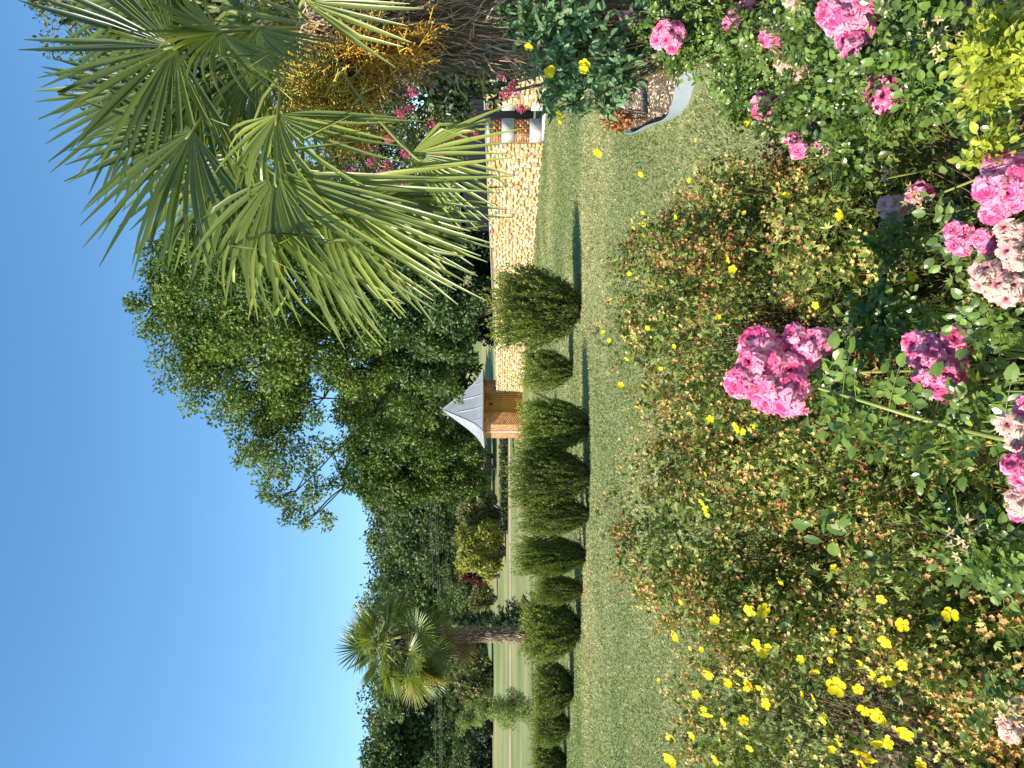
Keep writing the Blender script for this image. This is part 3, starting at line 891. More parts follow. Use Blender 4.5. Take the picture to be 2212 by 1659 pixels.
def fan(mb, hub, axis, normal, R, span=3.4, nseg=38, droop=.25, cup=.12, bend=.14, g=None, t0=0.0, free=.42):
    """palm fan: folded segments joined near the hub, free and drooping further out"""
    g = g or rng
    a = nrm(np.asarray(axis, float)); n = np.asarray(normal, float); n = nrm(n - a * (a @ n)); b = np.cross(n, a)
    dphi = span / nseg
    S = np.array([.02, .22, free, .6, .8, 1.0])
    for k in range(nseg):
        ph = -span / 2 + (k + .5) * dphi + g.normal(0, .012)
        d = nrm(a * math.cos(ph) + b * math.sin(ph) + n * cup * (1 - .4 * abs(ph)))
        L = R * (.80 + .2 * math.cos(ph * .8)) * g.uniform(.93, 1.06)
        side = nrm(np.cross(n, d)); up = np.cross(d, side)
        s = S * L
        P = hub + d[None] * s[:, None]
        dr = droop * g.uniform(.6, 1.5)
        P = P - np.array((0, 0, 1.))[None] * (dr * R * S ** 2.4)[:, None]
        P += side[None] * (g.normal(0, .05) * R * S ** 2)[:, None]
        if g.random() < bend:           # a broken, folded-down segment end
            i0 = g.integers(2, 5)
            dd = nrm(np.array((g.normal(0, .5), g.normal(-.2, .4), -.8)) + d * .25)
            for i in range(i0 + 1, 6):
                P[i] = P[i0] + dd * (s[i] - s[i0])
        w = np.array([.02, .22, free * .98, free * .92, free * .62, .05]) * L * dphi * .5
        fold = np.array([.4, .8, .9, .8, .6, .3])
        V = np.concatenate([np.stack([P[i] - side * w[i] + up * w[i] * fold[i], P[i], P[i] + side * w[i] + up * w[i] * fold[i]]) for i in range(6)])
        F = []
        for i in range(5):
            F += [(3 * i, 3 * i + 1, 3 * i + 4, 3 * i + 3), (3 * i + 1, 3 * i + 2, 3 * i + 5, 3 * i + 4)]
        mb.add(V, F, np.clip(t0 + .45 + g.normal(0, .16), 0, 1))
    return mb


def panicle(root, name, start, end, spread, nb, mat, g, beads=True, r0=.012):
    """hanging fruit stalk with many forking branchlets"""
    mb = MB(); start = np.asarray(start); end = np.asarray(end)
    mid = (start + end) / 2 + np.array((0, 0, .08))
    P = curve([start, mid, end], 14); tube(mb, P, np.linspace(r0, r0 * .4, len(P)), 5, .6)
    pb = []
    for k in range(nb):
        s = g.uniform(.35, 1); b0 = P[int(s * (len(P) - 1))]
        d = nrm(nrm(end - start) * .5 + runit(1, g)[0] * .9 + np.array((0, 0, -.2)))
        e = b0 + d * spread * g.uniform(.5, 1.1)
        Q = curve([b0, (b0 + e) / 2 + g.normal(0, .012, 3), e], 5); tube(mb, Q, np.linspace(.0035, .0018, len(Q)), 3, g.random())
        for j in range(5):
            q0 = Q[g.integers(1, len(Q))]; q1 = q0 + nrm(d * .6 + runit(1, g)[0]) * spread * g.uniform(.16, .34)
            tube(mb, [q0, q1], np.array((.0022, .0012)), 3, g.random())
            pb.append(q1); pb.append((q0 + q1) / 2)
    if beads:
        B = np.array(pb) + g.normal(0, .004, (len(pb), 3))
        o = np.array([(1, 0, 0), (-1, 0, 0), (0, 1, 0), (0, -1, 0), (0, 0, 1), (0, 0, -1)]) * .0042
        V = (B[:, None] + o[None]).reshape(-1, 3)
        fc = np.array([(0, 2, 4), (2, 1, 4), (1, 3, 4), (3, 0, 4), (2, 0, 5), (1, 2, 5), (3, 1, 5), (0, 3, 5)])
        mb.add(V, (np.arange(len(B))[:, None, None] * 6 + fc[None]).reshape(-1, 3), np.repeat(g.random(len(B)), 8))
    return part(name, mb, mat, root)


def fibre_trunk(root, P, R, nh, hl, hw, g, mat='fibre', lift=(.5, 1.2)):
    m1 = MB(); tube(m1, P, R * .9, 16); part('trunk', m1, M['fibre_core'], root, True)
    f = MB(); P = np.asarray(P)
    s = g.random(nh) * (len(P) - 1.001); i = s.astype(int); u = (s - i)[:, None]
    c = P[i] * (1 - u) + P[i + 1] * u; r = (R[i] * (1 - u[:, 0]) + R[i + 1] * u[:, 0])
    az = g.random(nh) * 6.283; o = np.stack([np.cos(az), np.sin(az), np.zeros(nh)], -1)
    b0 = c + o * (r * g.uniform(.82, 1.0, nh))[:, None]
    d = nrm(o * g.uniform(*lift, nh)[:, None] * .5 + np.array((0, 0, -1.)) * g.uniform(.3, 1, nh)[:, None] + g.normal(0, .35, (nh, 3)))
    L = hl * g.uniform(.5, 1.4, nh)
    p1 = b0 + d * (L * .5)[:, None]; p2 = p1 + nrm(d + np.array((0, 0, -.7)) + g.normal(0, .3, (nh, 3))) * (L * .5)[:, None]
    sd_ = nrm(np.cross(d, o)) * (hw * g.uniform(.5, 1.5, nh))[:, None]
    V = np.stack([b0 - sd_, b0 + sd_, p1 + sd_ * .7, p1 - sd_ * .7, p2], 1).reshape(-1, 3)
    k = np.arange(nh)[:, None] * 5; t = g.random(nh)
    f.add(V, np.hstack([k, k + 1, k + 2, k + 3]), t)
    f.add(V, np.hstack([k + 3, k + 2, k + 4]), t)
    part('trunk_fibre', f, M[mat], root, kind='stuff')


# the large palm at the right
g = np.random.default_rng(21)
PT = at(690, 62, 3.25); PB = np.array((PT[0] + .03, 3.25, 0.0))
palm = thing('fan_palm', PB, 'large fan palm with shaggy trunk close by on the right', 'palm')
TP = np.array([PB, PB + (PT - PB) * .3 + np.array((.01, 0, 0)), PB + (PT - PB) * .6, PB + (PT - PB) * .8, PT - np.array((0, 0, .12)), PT + np.array((0, 0, .04))])
TR = np.array((.17, .175, .185, .195, .18, .11))
fibre_trunk(palm, TP, TR, 5200, .12, .0026, g)
# straw-coloured skirt of old sheaths below the crown
sk = MB(); ns = 1500
az = g.random(ns) * 6.283; o = np.stack([np.cos(az), np.sin(az), np.zeros(ns)], -1)
b0 = PT + o * g.uniform(.09, .17, ns)[:, None] + np.stack([np.zeros(ns), np.zeros(ns), g.uniform(-.28, .06, ns)], -1)
d = nrm(o * .55 + np.array((0, 0, -.6)) + g.normal(0, .4, (ns, 3)))
leaves(sk, b0, d, o + g.normal(0, .3, (ns, 3)), g.uniform(.08, .24, ns), g.uniform(.004, .010, ns), np.clip(g.normal(.75, .25, ns), 0, 1))
part('old_sheaths', sk, M['fibre'], palm, kind='stuff')
CAMV = np.array((0, -1, .0))
# hub X, hub Y, depth, axis in the picture (down, left) and away, length, span, droop, facing (towards camera, up), tint
FR = [(377, 100, 3.05, (-1, .30, .05), .59, 3.7, .04, (1, .5), -.22),
      (417, 282, 3.05, (-.72, .80, .10), .64, 3.0, .08, (1, .7), -.2),
      (430, 180, 3.35, (-.9, .6, .1), .62, 3.2, .06, (1, .5), -.15),
      (478, 70, 2.80, (-.5, .55, -.35), .38, 3.6, .30, (1, .4), .1),
      (600, 247, 2.85, (-.1, 1, -.15), .46, 3.0, .34, (1, .5), .1),
      (597, 377, 2.80, (.1, 1, -.10), .56, 2.7, .20, (1, .35), .15),
      (630, 390, 3.0, (.42, .9, .0), .66, 1.8, .20, (1, .3), .2),
      (660, 420, 2.9, (.62, .78, .05), .56, 1.5, .20, (1, .2), .25),
      (888, 332, 2.65, (1, .22, -.05), .33, 2.0, .12, (1, .15), .3),
      (760, 440, 2.95, (.85, .52, .05), .50, 1.4, .18, (1, .1), .2),
      (820, 420, 3.05, (.95, .42, .05), .42, 1.3, .14, (1, .1), .15),
      (700, 400, 2.75, (.70, .70, -.05), .52, 1.9, .30, (1, .2), .3),
      (560, 420, 2.95, (.25, 1, 0), .52, 2.2, .34, (1, .3), .2),
      (330, 190, 3.5, (-.8, .65, .15), .60, 3.2, .06, (1, .5), -.3),
      (440, 60, 3.45, (-1, .1, .1), .66, 3.2, .06, (1, .5), -.3),
      (480, 330, 3.55, (-.55, .9, .15), .66, 2.8, .10, (1, .5), -.25),
      (560, 130, 3.4, (-.4, .8, .1), .56, 3.0, .2, (1, .4), -.15),
      (655, 0, 2.70, (1, .25, -.1), .40, 1.0, .06, (1, .1), .3),
      (540, 330, 3.4, (-.3, 1, .15), .66, 2.6, .14, (1, .5), -.05),
      (500, 210, 3.5, (-.45, 1, .2), .66, 2.6, .10, (1, .5), -.1),
      (350, -30, 3.25, (-1, -.15, .1), .60, 3.5, .06, (1, .4), -.2),
      (470, -90, 3.4, (-.8, -.7, .1), .6, 3.3, .12, (1, .5), 0),
      (600, -160, 3.2, (-.1, -1, -.1), .6, 3.2, .25, (1, .5), .1),
      (700, -140, 3.0, (.6, -.8, -.1), .55, 2.8, .25, (1, .3), .2),
      (520, 0, 3.75, (-.7, .2, .6), .6, 3.2, .15, (-1, .8), 0),
      (600, 60, 3.8, (-.3, .3, .8), .6, 2.6, .15, (-1, .8), 0),
      (620, -60, 3.8, (.1, -.7, .8), .6, 3.0, .25, (-1, .8), 0),
      (560, 60, 3.0, (-.3, .8, -.4), .36, 3.0, .35, (1, .3), .15)]
for X, Y, d, ax, R, span, dr, (fc, fu), tt in FR:
    hub = at(X, Y, d)
    a = nrm(np.array((-ax[1], ax[2], -ax[0])))
    nn = nrm(np.array((-.25, -fc, fu)))
    mb = MB(); fan(mb, hub, a, nn, R, span, int(span / .105), dr, g=g, t0=tt * .9 if tt < 0 else tt * .55, bend=.08 if tt < 0 else .26)
    fr = part('frond', mb, M['palm'], palm)
    pm_ = MB(); st = PT + nrm(hub - PT) * .06
    mid = (st + hub) / 2 + np.array((0, 0, .04 + .10 * max(0, hub[2] - PT[2])))
    P = curve([st, mid, hub, hub + a * .05], 10); tube(pm_, P, np.linspace(.009, .005, len(P)), 6)
    part('petiole', pm_, M['petiole'], fr, True)
panicle(palm, 'fruit_panicle', PT + np.array((-.1, -.12, -.02)), at(905, 130, 2.95), .16, 95, M['fruit'], g)
panicle(palm, 'fruit_panicle', PT + np.array((-.1, -.10, -.04)), at(945, 75, 2.95), .13, 45, M['fruit'], g)
panicle(palm, 'fruit_panicle', PT + np.array((-.12, -.08, .02)), at(770, 290, 2.95), .20, 190, M['fruit_y'], g)
panicle(palm, 'fruit_panicle', PT + np.array((-.12, -.08, .02)), at(800, 225, 3.05), .16, 90, M['fruit_y'], g)
panicle(palm, 'fruit_panicle', PT + np.array((-.12, -.04, -.02)), at(850, 205, 3.15), .15, 70, M['fruit_b'], g, beads=False)

# the distant palm
g = np.random.default_rng(33)
DB = at(1219, 1378, 18.0); DB[2] = 0
DT = at(840, 1385, 18.0)
dp_ = thing('distant_fan_palm', DB, 'tall slim fan palm standing behind the row of shrubs', 'palm')
u = np.linspace(0, 1, 8)[:, None]; P = DB * (1 - u) + DT * u; P[:, 0] += .12 * np.sin(u[:, 0] * 3.1)
fibre_trunk(dp_, P, np.array((.16, .16, .165, .17, .19, .21, .20, .12)), 2600, .12, .008, g, lift=(.2, .5))
FM = {}
for key, mat in (('g', M['palm']), ('y', M['palm_yellow']), ('d', M['palm_dead'])):
    FM[key] = []
    for v in range(3):
        mb = MB(); fan(mb, np.zeros(3), (1, 0, 0), (0, .0, 1), .60, 3.9, 36, .0, cup=.10, bend=.06, g=g); FM[key].append(mb.mesh('frond', mat))
pet = MB(); tube(pet, [(-.78, 0, .04), (-.4, 0, .04), (0, 0, 0)], np.array((.018, .013, .009)), 5); PETM = pet.mesh('petiole', M['petiole'])


def dfrond(az, el, key, ln=.8, sc=1.0, off=0.0, roll=0.0, fold=.35):
    """frond leaving the crown at azimuth az, elevation el; the blade bends further down"""
    d = np.array((math.cos(az) * math.cos(el), math.sin(az) * math.cos(el), math.sin(el)))
    hub = DT + np.array((0, 0, off)) + d * ln * sc
    e2 = el - fold
    x = Vector((math.cos(az) * math.cos(e2), math.sin(az) * math.cos(e2), math.sin(e2)))
    y = Vector((-math.sin(az), math.cos(az), 0)); z = x.cross(y)
    Mx = Matrix(((x.x, y.x, z.x, hub[0]), (x.y, y.y, z.y, hub[1]), (x.z, y.z, z.z, hub[2]), (0, 0, 0, 1))) @ Matrix.Rotation(roll, 4, 'X') @ Matrix.Scale(sc, 4)
    o = obj('frond', FM[key][g.integers(0, 3)], dp_, Mx)
    obj('petiole', PETM, o, Mx)


for k in range(15):
    dfrond(k * 2.4 + .3, g.uniform(.45, 1.3), 'g', .62, g.uniform(.9, 1.1), roll=g.normal(0, .4), fold=.1)
for k in range(18):
    dfrond(k * 2.399, g.uniform(-.3, .4), 'g', .74, g.uniform(.85, 1.05), -.1, g.normal(0, .5), .5)
for k in range(13):
    dfrond(2.2 + k * .2 + g.normal(0, .2), g.uniform(-1.0, -.3), 'y' if k % 2 else 'g', .85, 1.1, -.25, g.normal(0, .6), .4)
for k in range(10):
    dfrond(g.random() * 6.28, g.uniform(-1.15, -.5), 'g', .85, 1.1, -.25, g.normal(0, .5), .35)
for k in range(9):
    dfrond(g.random() * 6.28, g.uniform(-1.42, -1.1), 'd', .55, .85, -.30 - .13 * k, g.normal(0, .5), .05)
for dx in (-.42, -.62, .1):
    s0 = DT + np.array((dx * .2, -.15, -.1)); panicle(dp_, 'fruit_cluster', s0, DT + np.array((dx, -.3, -.42)), .28, 50, M['fruit_dark'], g, r0=.02)

# ------------------------------------------------------------------ flowering shrubs behind the large palm
M['myrtle'] = leafmat('myrtle_leaf', [(0, (.05, .08, .02)), (.5, (.11, .15, .035)), (.85, (.2, .21, .05)), (1, (.36, .16, .07))], .35)
M['pinkpan'] = leafmat('pink_panicle', [(0, (.42, .06, .16)), (.5, (.62, .10, .24)), (1, (.75, .2, .34))], .25)


def flower_puff(mb, c, r, n, g, size):
    u = runit(n, g); P = c + u * (r * g.random(n) ** .4)[:, None]
    leaves(mb, P, runit(n, g), u + runit(n, g) * .5, size * g.uniform(.7, 1.3, n), size * .8, g.random(n))


cmL = [(760, 260, 120, 10.3), (720, 420, 100, 10.5), (860, 350, 120, 10.2), (900, 230, 110, 9.8), (960, 330, 80, 9.8), (820, 460, 100, 10.4), (940, 430, 60, 10.0), (700, 150, 120, 10.6), (850, 110, 120, 10.4), (640, 330, 100, 10.8), (990, 260, 45, 9.6), (620, 60, 120, 10.8)]
cm = thing('crape_myrtle', (4.75, 10.2, 0), 'pink-flowering crape myrtle with small leaves behind the large palm', 'shrub')
C = np.array([at(x, y, d) for x, y, r, d in cmL]); R = np.array([r / FPX * d for x, y, r, d in cmL])
cc, rr = clumps(C, R, 260, inner=.45, size=(.25, .42), g=g)
tm = MB()
for b in range(5):
    tube_limb(tm, (4.75 + g.normal(0, .12), 10.2 + g.normal(0, .1), 0), C[b * 2] * .5 + np.array((4.6, 10.2, 1.9)) * .5, .03, .015, g=g)
for i in range(0, 260, 2):
    tube_limb(tm, C[np.argmin(((C - cc[i]) ** 2).sum(1))] * .5 + np.array((4.5, 10.2, 2.1)) * .5, cc[i], .010, .004, n=5, g=g)
part('branches', tm, M['barkg'], cm, True)
f = MB(); foliage(f, cc, rr, 30000, .065, .034, g=g); part('foliage', f, M['myrtle'], cm, kind='stuff')
for X, Y, r in ((748, 250, 12), (758, 262, 10), (740, 300, 10), (768, 205, 14), (775, 240, 8), (818, 190, 11), (890, 200, 14), (885, 235, 12), (900, 120, 10), (792, 325, 16), (772, 318, 12), (802, 350, 11), (838, 360, 13), (862, 245, 13), (875, 330, 10), (1000, 284, 13), (1025, 290, 10), (955, 325, 18), (948, 340, 14), (940, 300, 10), (822, 375, 12), (865, 395, 20), (880, 412, 18), (905, 400, 14), (760, 380, 16), (744, 420, 10), (990, 300, 12), (935, 270, 12), (840, 300, 9), (815, 440, 10), (860, 440, 10)):
    fm = MB(); c = at(X, Y, 9.35 + g.random() * .4)
    flower_puff(fm, c, r / FPX * 9.5, 110, g, .028)
    part('flower_panicle', fm, M['pinkpan'], cm)
# darker shrub low behind the palm trunk
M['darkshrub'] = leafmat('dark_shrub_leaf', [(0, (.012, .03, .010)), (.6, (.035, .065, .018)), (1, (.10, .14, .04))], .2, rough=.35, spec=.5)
ds = [(960, 175, 70, 6.0), (1000, 120, 70, 6.0), (1020, 190, 50, 5.9), (930, 110, 80, 6.2), (1060, 60, 80, 6.0), (1070, 170, 40, 5.8), (1120, 110, 60, 6.0), (1000, 30, 90, 6.2)]
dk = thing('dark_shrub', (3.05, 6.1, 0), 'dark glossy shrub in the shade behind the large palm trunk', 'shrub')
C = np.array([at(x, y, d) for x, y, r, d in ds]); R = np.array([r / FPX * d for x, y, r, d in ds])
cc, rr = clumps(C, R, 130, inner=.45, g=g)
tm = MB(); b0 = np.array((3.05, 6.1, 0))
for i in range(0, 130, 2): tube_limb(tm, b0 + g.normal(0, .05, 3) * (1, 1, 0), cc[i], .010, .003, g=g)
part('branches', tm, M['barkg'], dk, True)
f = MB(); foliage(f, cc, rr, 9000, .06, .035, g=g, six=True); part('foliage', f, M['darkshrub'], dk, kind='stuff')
fm = MB()
for X, Y, r in ((1105, 200, 15), (1090, 205, 11), (1082, 165, 8), (1108, 180, 8), (1125, 235, 9)):
    fm = MB(); flower_puff(fm, at(X, Y, 5.6), r / FPX * 5.6, 60, g, .022); part('flower_cluster', fm, M['pinkpan'], dk)

# ------------------------------------------------------------------ flower bed
BED = [(-4.5, .2), (-4.5, 3.2), (-2.2, 3.35), (-.6, 3.5), (.9, 3.75), (1.55, 4.5), (2.4, 5.6), (2.22, 5.9), (2.22, 6.3), (2.45, 7.2), (2.84, 8.6), (3.6, 9.8), (9, 10.5), (9, .2)]
M['mulch'] = surf('mulch_soil', (.09, .062, .04), (.2, .145, .095), 25, bump=.8, bscale=60)
M['chip'] = leafmat('wood_chip', [(0, (.09, .055, .035)), (.4, (.24, .16, .10)), (.75, (.46, .34, .21)), (1, (.66, .54, .38))], 0, rough=.8, spec=.15)
mb = MB(); mb.add([(x, y, .006) for x, y in BED], [list(range(len(BED)))[::-1]])
struct('flower_bed', mb, M['mulch'])
n = 26000
cy_ = np.concatenate([rng.uniform(1.0, 4.2, n // 2), rng.uniform(4.2, 9.8, n // 2)])
cx = np.where(cy_ < 4.2, rng.uniform(-1.8, 2.3, n), rng.uniform(1.6, 4.2, n))
lim = np.interp(cy_, [3.75, 4.5, 5.6, 5.9, 6.3, 7.2, 8.6, 9.8], [.9, 1.55, 2.4, 2.22, 2.22, 2.45, 2.84, 3.6])
ok = (cy_ < 3.4) | (cx > lim + .04); cx, cy_ = cx[ok], cy_[ok]; n = len(cx)
P = np.stack([cx, cy_, rng.uniform(.01, .03, n)], -1)
D = np.c_[rng.normal(size=(n, 2)), rng.normal(0, .3, n)]
N = np.array((0, 0, 1.)) + rng.normal(0, .45, (n, 3))
t = np.clip(rng.normal(.42, .2, n) + .6 * (cy_ > 4.2), 0, 1)
f = leaves(MB(), P, D, N, rng.uniform(.02, .055, n), rng.uniform(.008, .02, n), t, fold=.1)
tag(part('wood_chips', f, M['chip'], None), 'dry wood chip mulch covering the soil of the flower bed', 'mulch', kind='stuff')

# steel lawn edging ribbon
ED = curve([(3.6, 9.8), (2.84, 8.6), (2.45, 7.2), (2.22, 6.35), (2.20, 5.98), (2.32, 5.76), (2.42, 5.68)], 48)
EH = np.interp(np.arange(len(ED)), [0, 10, 22, 30, 36, len(ED)], [.05, .08, .10, .13, .14, .10])
m1 = MB(); V = []; k = len(ED)
e3 = np.c_[ED, np.zeros(k)]; tg = nrm(np.gradient(e3, axis=0)); nn = np.cross(tg, (0, 0, 1.)) * .004
lo, hi = e3 - np.array((0, 0, .02)), e3 + np.c_[np.zeros((k, 2)), EH] + nn * 6
V = np.vstack([lo - nn, hi - nn, hi + nn, lo + nn]); i = np.arange(k - 1)
for a, b in ((0, 1), (1, 2), (2, 3)):
    m1.add(V, np.stack([a * k + i, a * k + i + 1, b * k + i + 1, b * k + i], -1))
M['steel'] = surf('galvanised_edging', (.34, .40, .46), (.42, .48, .53), 3, rough=.35, spec=.5, metal=.25)
edge = part('lawn_edging', m1, M['steel'], None, True)
tag(edge, 'curved pale grey metal lawn edging strip around the mulched bed', 'edging')

# ------------------------------------------------------------------ shrubby cinquefoil
M['pot'] = leafmat('cinquefoil_leaf', [(0, (.06, .10, .020)), (.5, (.20, .26, .055)), (1, (.45, .47, .12))], .28, rough=.5, ov=.08)
M['potseed'] = leafmat('cinquefoil_seedhead', [(0, (.18, .065, .025)), (.35, (.42, .19, .07)), (.7, (.62, .40, .13)), (1, (.76, .66, .20))], .25, ov=.05)
M['twig'] = surf('twig', (.12, .06, .035), (.22, .13, .07), 20)
M['yellow'] = leafmat('yellow_petal', [(0, (.78, .58, .005)), (1, (.85, .72, .02))], .3, rough=.55, spec=.2, ov=.06, warm=(1.1, 1.0, .3))


def petal_flower(n, r, w, dome=.18, g=None):
    """flat open flower: n rounded petals and a small raised centre; faces +Z"""
    g = g or rng
    mb = MB()
    for k in range(n):
        a = 6.2832 * k / n + g.normal(0, .06); c, s = math.cos(a), math.sin(a)
        pr = [(.06, .0), (.35, .34), (.7, .52), (.95, .34), (1.02, 0), (.95, -.34), (.7, -.52), (.35, -.34)]
        tz = g.normal(0, .08)
        V = [(.5 * r * c, .5 * r * s, r * (.02 + tz * .5))]
        for u, v in pr:
            x, y = u * r, v * w
            V.append((x * c - y * s, x * s + y * c, r * (dome * u * u + .25 * abs(v) + tz * u)))
        mb.add(V, [(0, i, i % 8 + 1) for i in range(1, 9)], .5 + g.normal(0, .2), 0)
    ring = [(.16 * r * math.cos(b), .16 * r * math.sin(b), .06 * r) for b in np.linspace(0, 6.28, 7)[:-1]]
    mb.add(ring + [(0, 0, .16 * r)], [(i, (i + 1) % 6, 6) for i in range(6)], .2, 1)
    return mb


M['ycentre'] = leafmat('flower_centre', [(0, (.5, .28, .02)), (1, (.6, .4, .03))], .1)
YF = [petal_flower(5, 1.0, .84, .12 + .12 * v, np.random.default_rng(v)).mesh('flower', [M['yellow'], M['ycentre']], False) for v in range(4)]

POT = [(-1.12, 2.02, .74, .80, .97, 900, 'cinquefoil shrub full of yellow flowers at the left of the bed'),
       (-.46, 2.55, .46, .62, 1.06, 620, 'brown-tipped cinquefoil shrub on the lawn side, left of the middle of the bed'),
       (-.16, 2.25, .36, .55, .93, 430, 'low cinquefoil shrub in the dip at the middle of the bed'),
       (.24, 2.75, .52, .62, 1.06, 680, 'cinquefoil shrub behind the large pink rose cluster, the one reaching highest'),
       (.54, 2.75, .36, .52, .94, 480, 'mostly flowerless cinquefoil shrub by the right end of the lawn'),
       (-.34, 1.62, .46, .36, .74, 430, 'cinquefoil shrub with tan seed heads in front, left of the arching rose cane'),
       (-.95, 1.22, .5, .35, .55, 360, 'low dark cinquefoil shrub at the bottom left of the view'),
       (.42, 2.0, .38, .40, .74, 380, 'grey-green cinquefoil shrub between the two largest rose bushes')]
POTO = []
g = np.random.default_rng(5)
for (x, y, rx, ry, h, nt_, lb) in POT:
    root = thing('cinquefoil_shrub', (x, y, 0), lb, 'shrub', 'cinquefoil shrubs in the flower bed')
    POTO.append((root, np.array((x, y, h * .42)), np.array((rx, ry, h * .58))))
    c0 = np.array((x, y, h * .42)); rad = np.array((rx, ry, h * .58))
    K = int(nt_ * 2.25)
    # sprays: tips gather round main shoots, with gaps between
    nsp = max(18, int(K / 22)); sp = runit(nsp * 3, g); sp = sp[sp[:, 2] > -.4][:nsp]; nsp = len(sp)
    si = g.integers(0, nsp, K)
    spr_ = g.normal(0, 1, (K, 3)); u = nrm(sp[si] + spr_ * .135)
    spl = g.uniform(.82, 1.10, nsp); dist = np.linalg.norm(spr_, axis=1)
    sh = spl[si] * (1.05 - .035 * dist ** 1.4) * np.where(g.random(K) < .72, 1, g.uniform(.65, .95, K))
    T = c0 + u * rad * sh[:, None] * .97
    A = nrm(u * .9 + np.array((0, 0, .55)) + g.normal(0, .25, (K, 3)))
    tw = MB()
    for i in range(0, K, 8):
        b0 = np.array((x, y, 0)) + g.normal(0, .05, 3) * (1, 1, 0)
        Pt = curve([b0, b0 * .35 + T[i] * .65 - np.array((0, 0, .05)), T[i]], 6); tube(tw, Pt, np.linspace(.003, .001, len(Pt)), 3)
    part('twigs', tw, M['twig'], root, kind='stuff')
    # five-fingered leaves in whorls at and below each tip
    nl = 8
    Tt = np.repeat(T, nl, 0); At = np.repeat(A, nl, 0); m = len(Tt)
    qd = nrm(At * g.uniform(.1, .9, m)[:, None] + runit(m, g) * .9)
    base = Tt - At * (g.random(m) ** 1.5 * .20 - .01)[:, None] + qd * g.uniform(.008, .022, m)[:, None] + g.normal(0, .012, (m, 3))
    nl_ = nrm(np.cross(qd, runit(m, g))); sdn = np.cross(nl_, qd)
    f = MB(); tt = np.clip(g.normal(.45, .2, m) + np.repeat(g.normal(0, .10, nsp)[si] + g.normal(0, .08, K), nl), 0, 1)
    for an in (-1.1, -.52, 0, .52, 1.1):
        dd = qd * math.cos(an) + sdn * math.sin(an) + g.normal(0, .12, (m, 3))
        leaves(f, base, dd, nl_, g.uniform(.013, .021, m), g.uniform(.0046, .0072, m), np.clip(tt + g.normal(0, .06, m), 0, 1))
    part('foliage', f, M['pot'], root, kind='stuff')
    # seed heads
    has = (g.random(K) < g.uniform(.3 + .3 * (x < -.8), 1.0, nsp)[si]) & (sh > .8) & (u[:, 2] > -.2)
    Th = T[has]; Ah = A[has]; nh = 7
    C = np.repeat(Th, nh, 0) + np.repeat(Ah, nh, 0) * g.uniform(.0, .03, (len(Th) * nh, 1)) + g.normal(0, .014, (len(Th) * nh, 3))
    up = nrm(np.repeat(Ah, nh, 0) + g.normal(0, .5, C.shape)); m = len(C)
    e1 = nrm(np.cross(up, runit(m, g))); e2 = np.cross(up, e1)
    stn = np.clip(g.normal(.42 + .22 * (y < 2.1) + .14 * (x < -.8), .22, nsp), 0, 1)
    tcl = np.clip(np.repeat(stn[si[has]], nh) + g.normal(0, .14, m), 0, 1)
    f = MB()
    for k in range(5):
        a = 6.2832 * k / 5
        dd = e1 * math.cos(a) + e2 * math.sin(a) + up * .75
        leaves(f, C, dd, up - dd * .3, g.uniform(.007, .0105, m), g.uniform(.005, .0065, m), tcl)
    part('seed_heads', f, M['potseed'], root, kind='stuff')

YFL = [(1546, 1341, 14), (1620, 1318, 15), (1650, 1320, 17), (1461, 1373, 14), (1905, 1294, 13), (1950, 1350, 16), (1912, 1386, 16), (2052, 1326, 17), (1759, 1447, 13), (1808, 1481, 20), (1890, 1460, 14),
       (1914, 1471, 17), (1599, 1452, 13), (1644, 1486, 13), (1655, 1520, 14), (1504, 1500, 12), (1527, 1543, 15), (1520, 1530, 10), (1563, 1560, 12), (1606, 1556, 13), (1450, 1592, 14), (1867, 1532, 15), (1901, 1545, 19),
       (1954, 1579, 18), (1918, 1605, 15), (1871, 1628, 17), (1880, 1640, 15), (1866, 1650, 15), (1548, 1641, 13), (1620, 1615, 11), (1797, 1617, 11), (1778, 1556, 12), (1785, 1545, 9), (1518, 1084, 11), (1525, 1098, 10), (1529, 1110, 10),
       (1688, 1254, 13), (1803, 1228, 11), (1799, 1364, 10), (1795, 1424, 9), (1472, 1300, 9), (1659, 1396, 10), (1448, 1636, 16), (1455, 1650, 13), (1990, 1653, 13), (1584, 583, 12), (1574, 561, 10), (1763, 659, 11), (1458, 748, 8),
       (1535, 906, 11), (1595, 927, 12), (1605, 933, 10), (1588, 918, 9), (1631, 923, 7), (1399, 708, 8), (1427, 795, 7), (1391, 833, 7), (1376, 878, 8), (1342, 833, 10), (1304, 719, 8), (1317, 736, 8), (1355, 774, 8), (1359, 591, 7),
       (1748, 825, 10), (1755, 818, 9), (1555, 685, 7), (1525, 1023, 9), (1818, 463, 15), (1614, 268, 9), (1385, 376, 9), (1489, 389, 7), (1389, 459, 7), (1370, 493, 8), (1391, 485, 8), (1461, 468, 8), (1391, 508, 7),
       (1608, 461, 8), (1697, 419, 7), (1975, 563, 13), (2018, 570, 12), (1973, 595, 14), (1471, 1560, 9), (1492, 1400, 8), (1705, 1600, 10), (1735, 1500, 9), (1580, 1480, 9), (1424, 1470, 8)]
g = np.random.default_rng(77)
YFL += [(float(a), float(b), float(c)) for a, b, c in zip(g.uniform(1450, 1960, 18), g.uniform(1380, 1655, 18), g.uniform(9, 15, 18))]
cpos = np.array((0, 0, EYE))
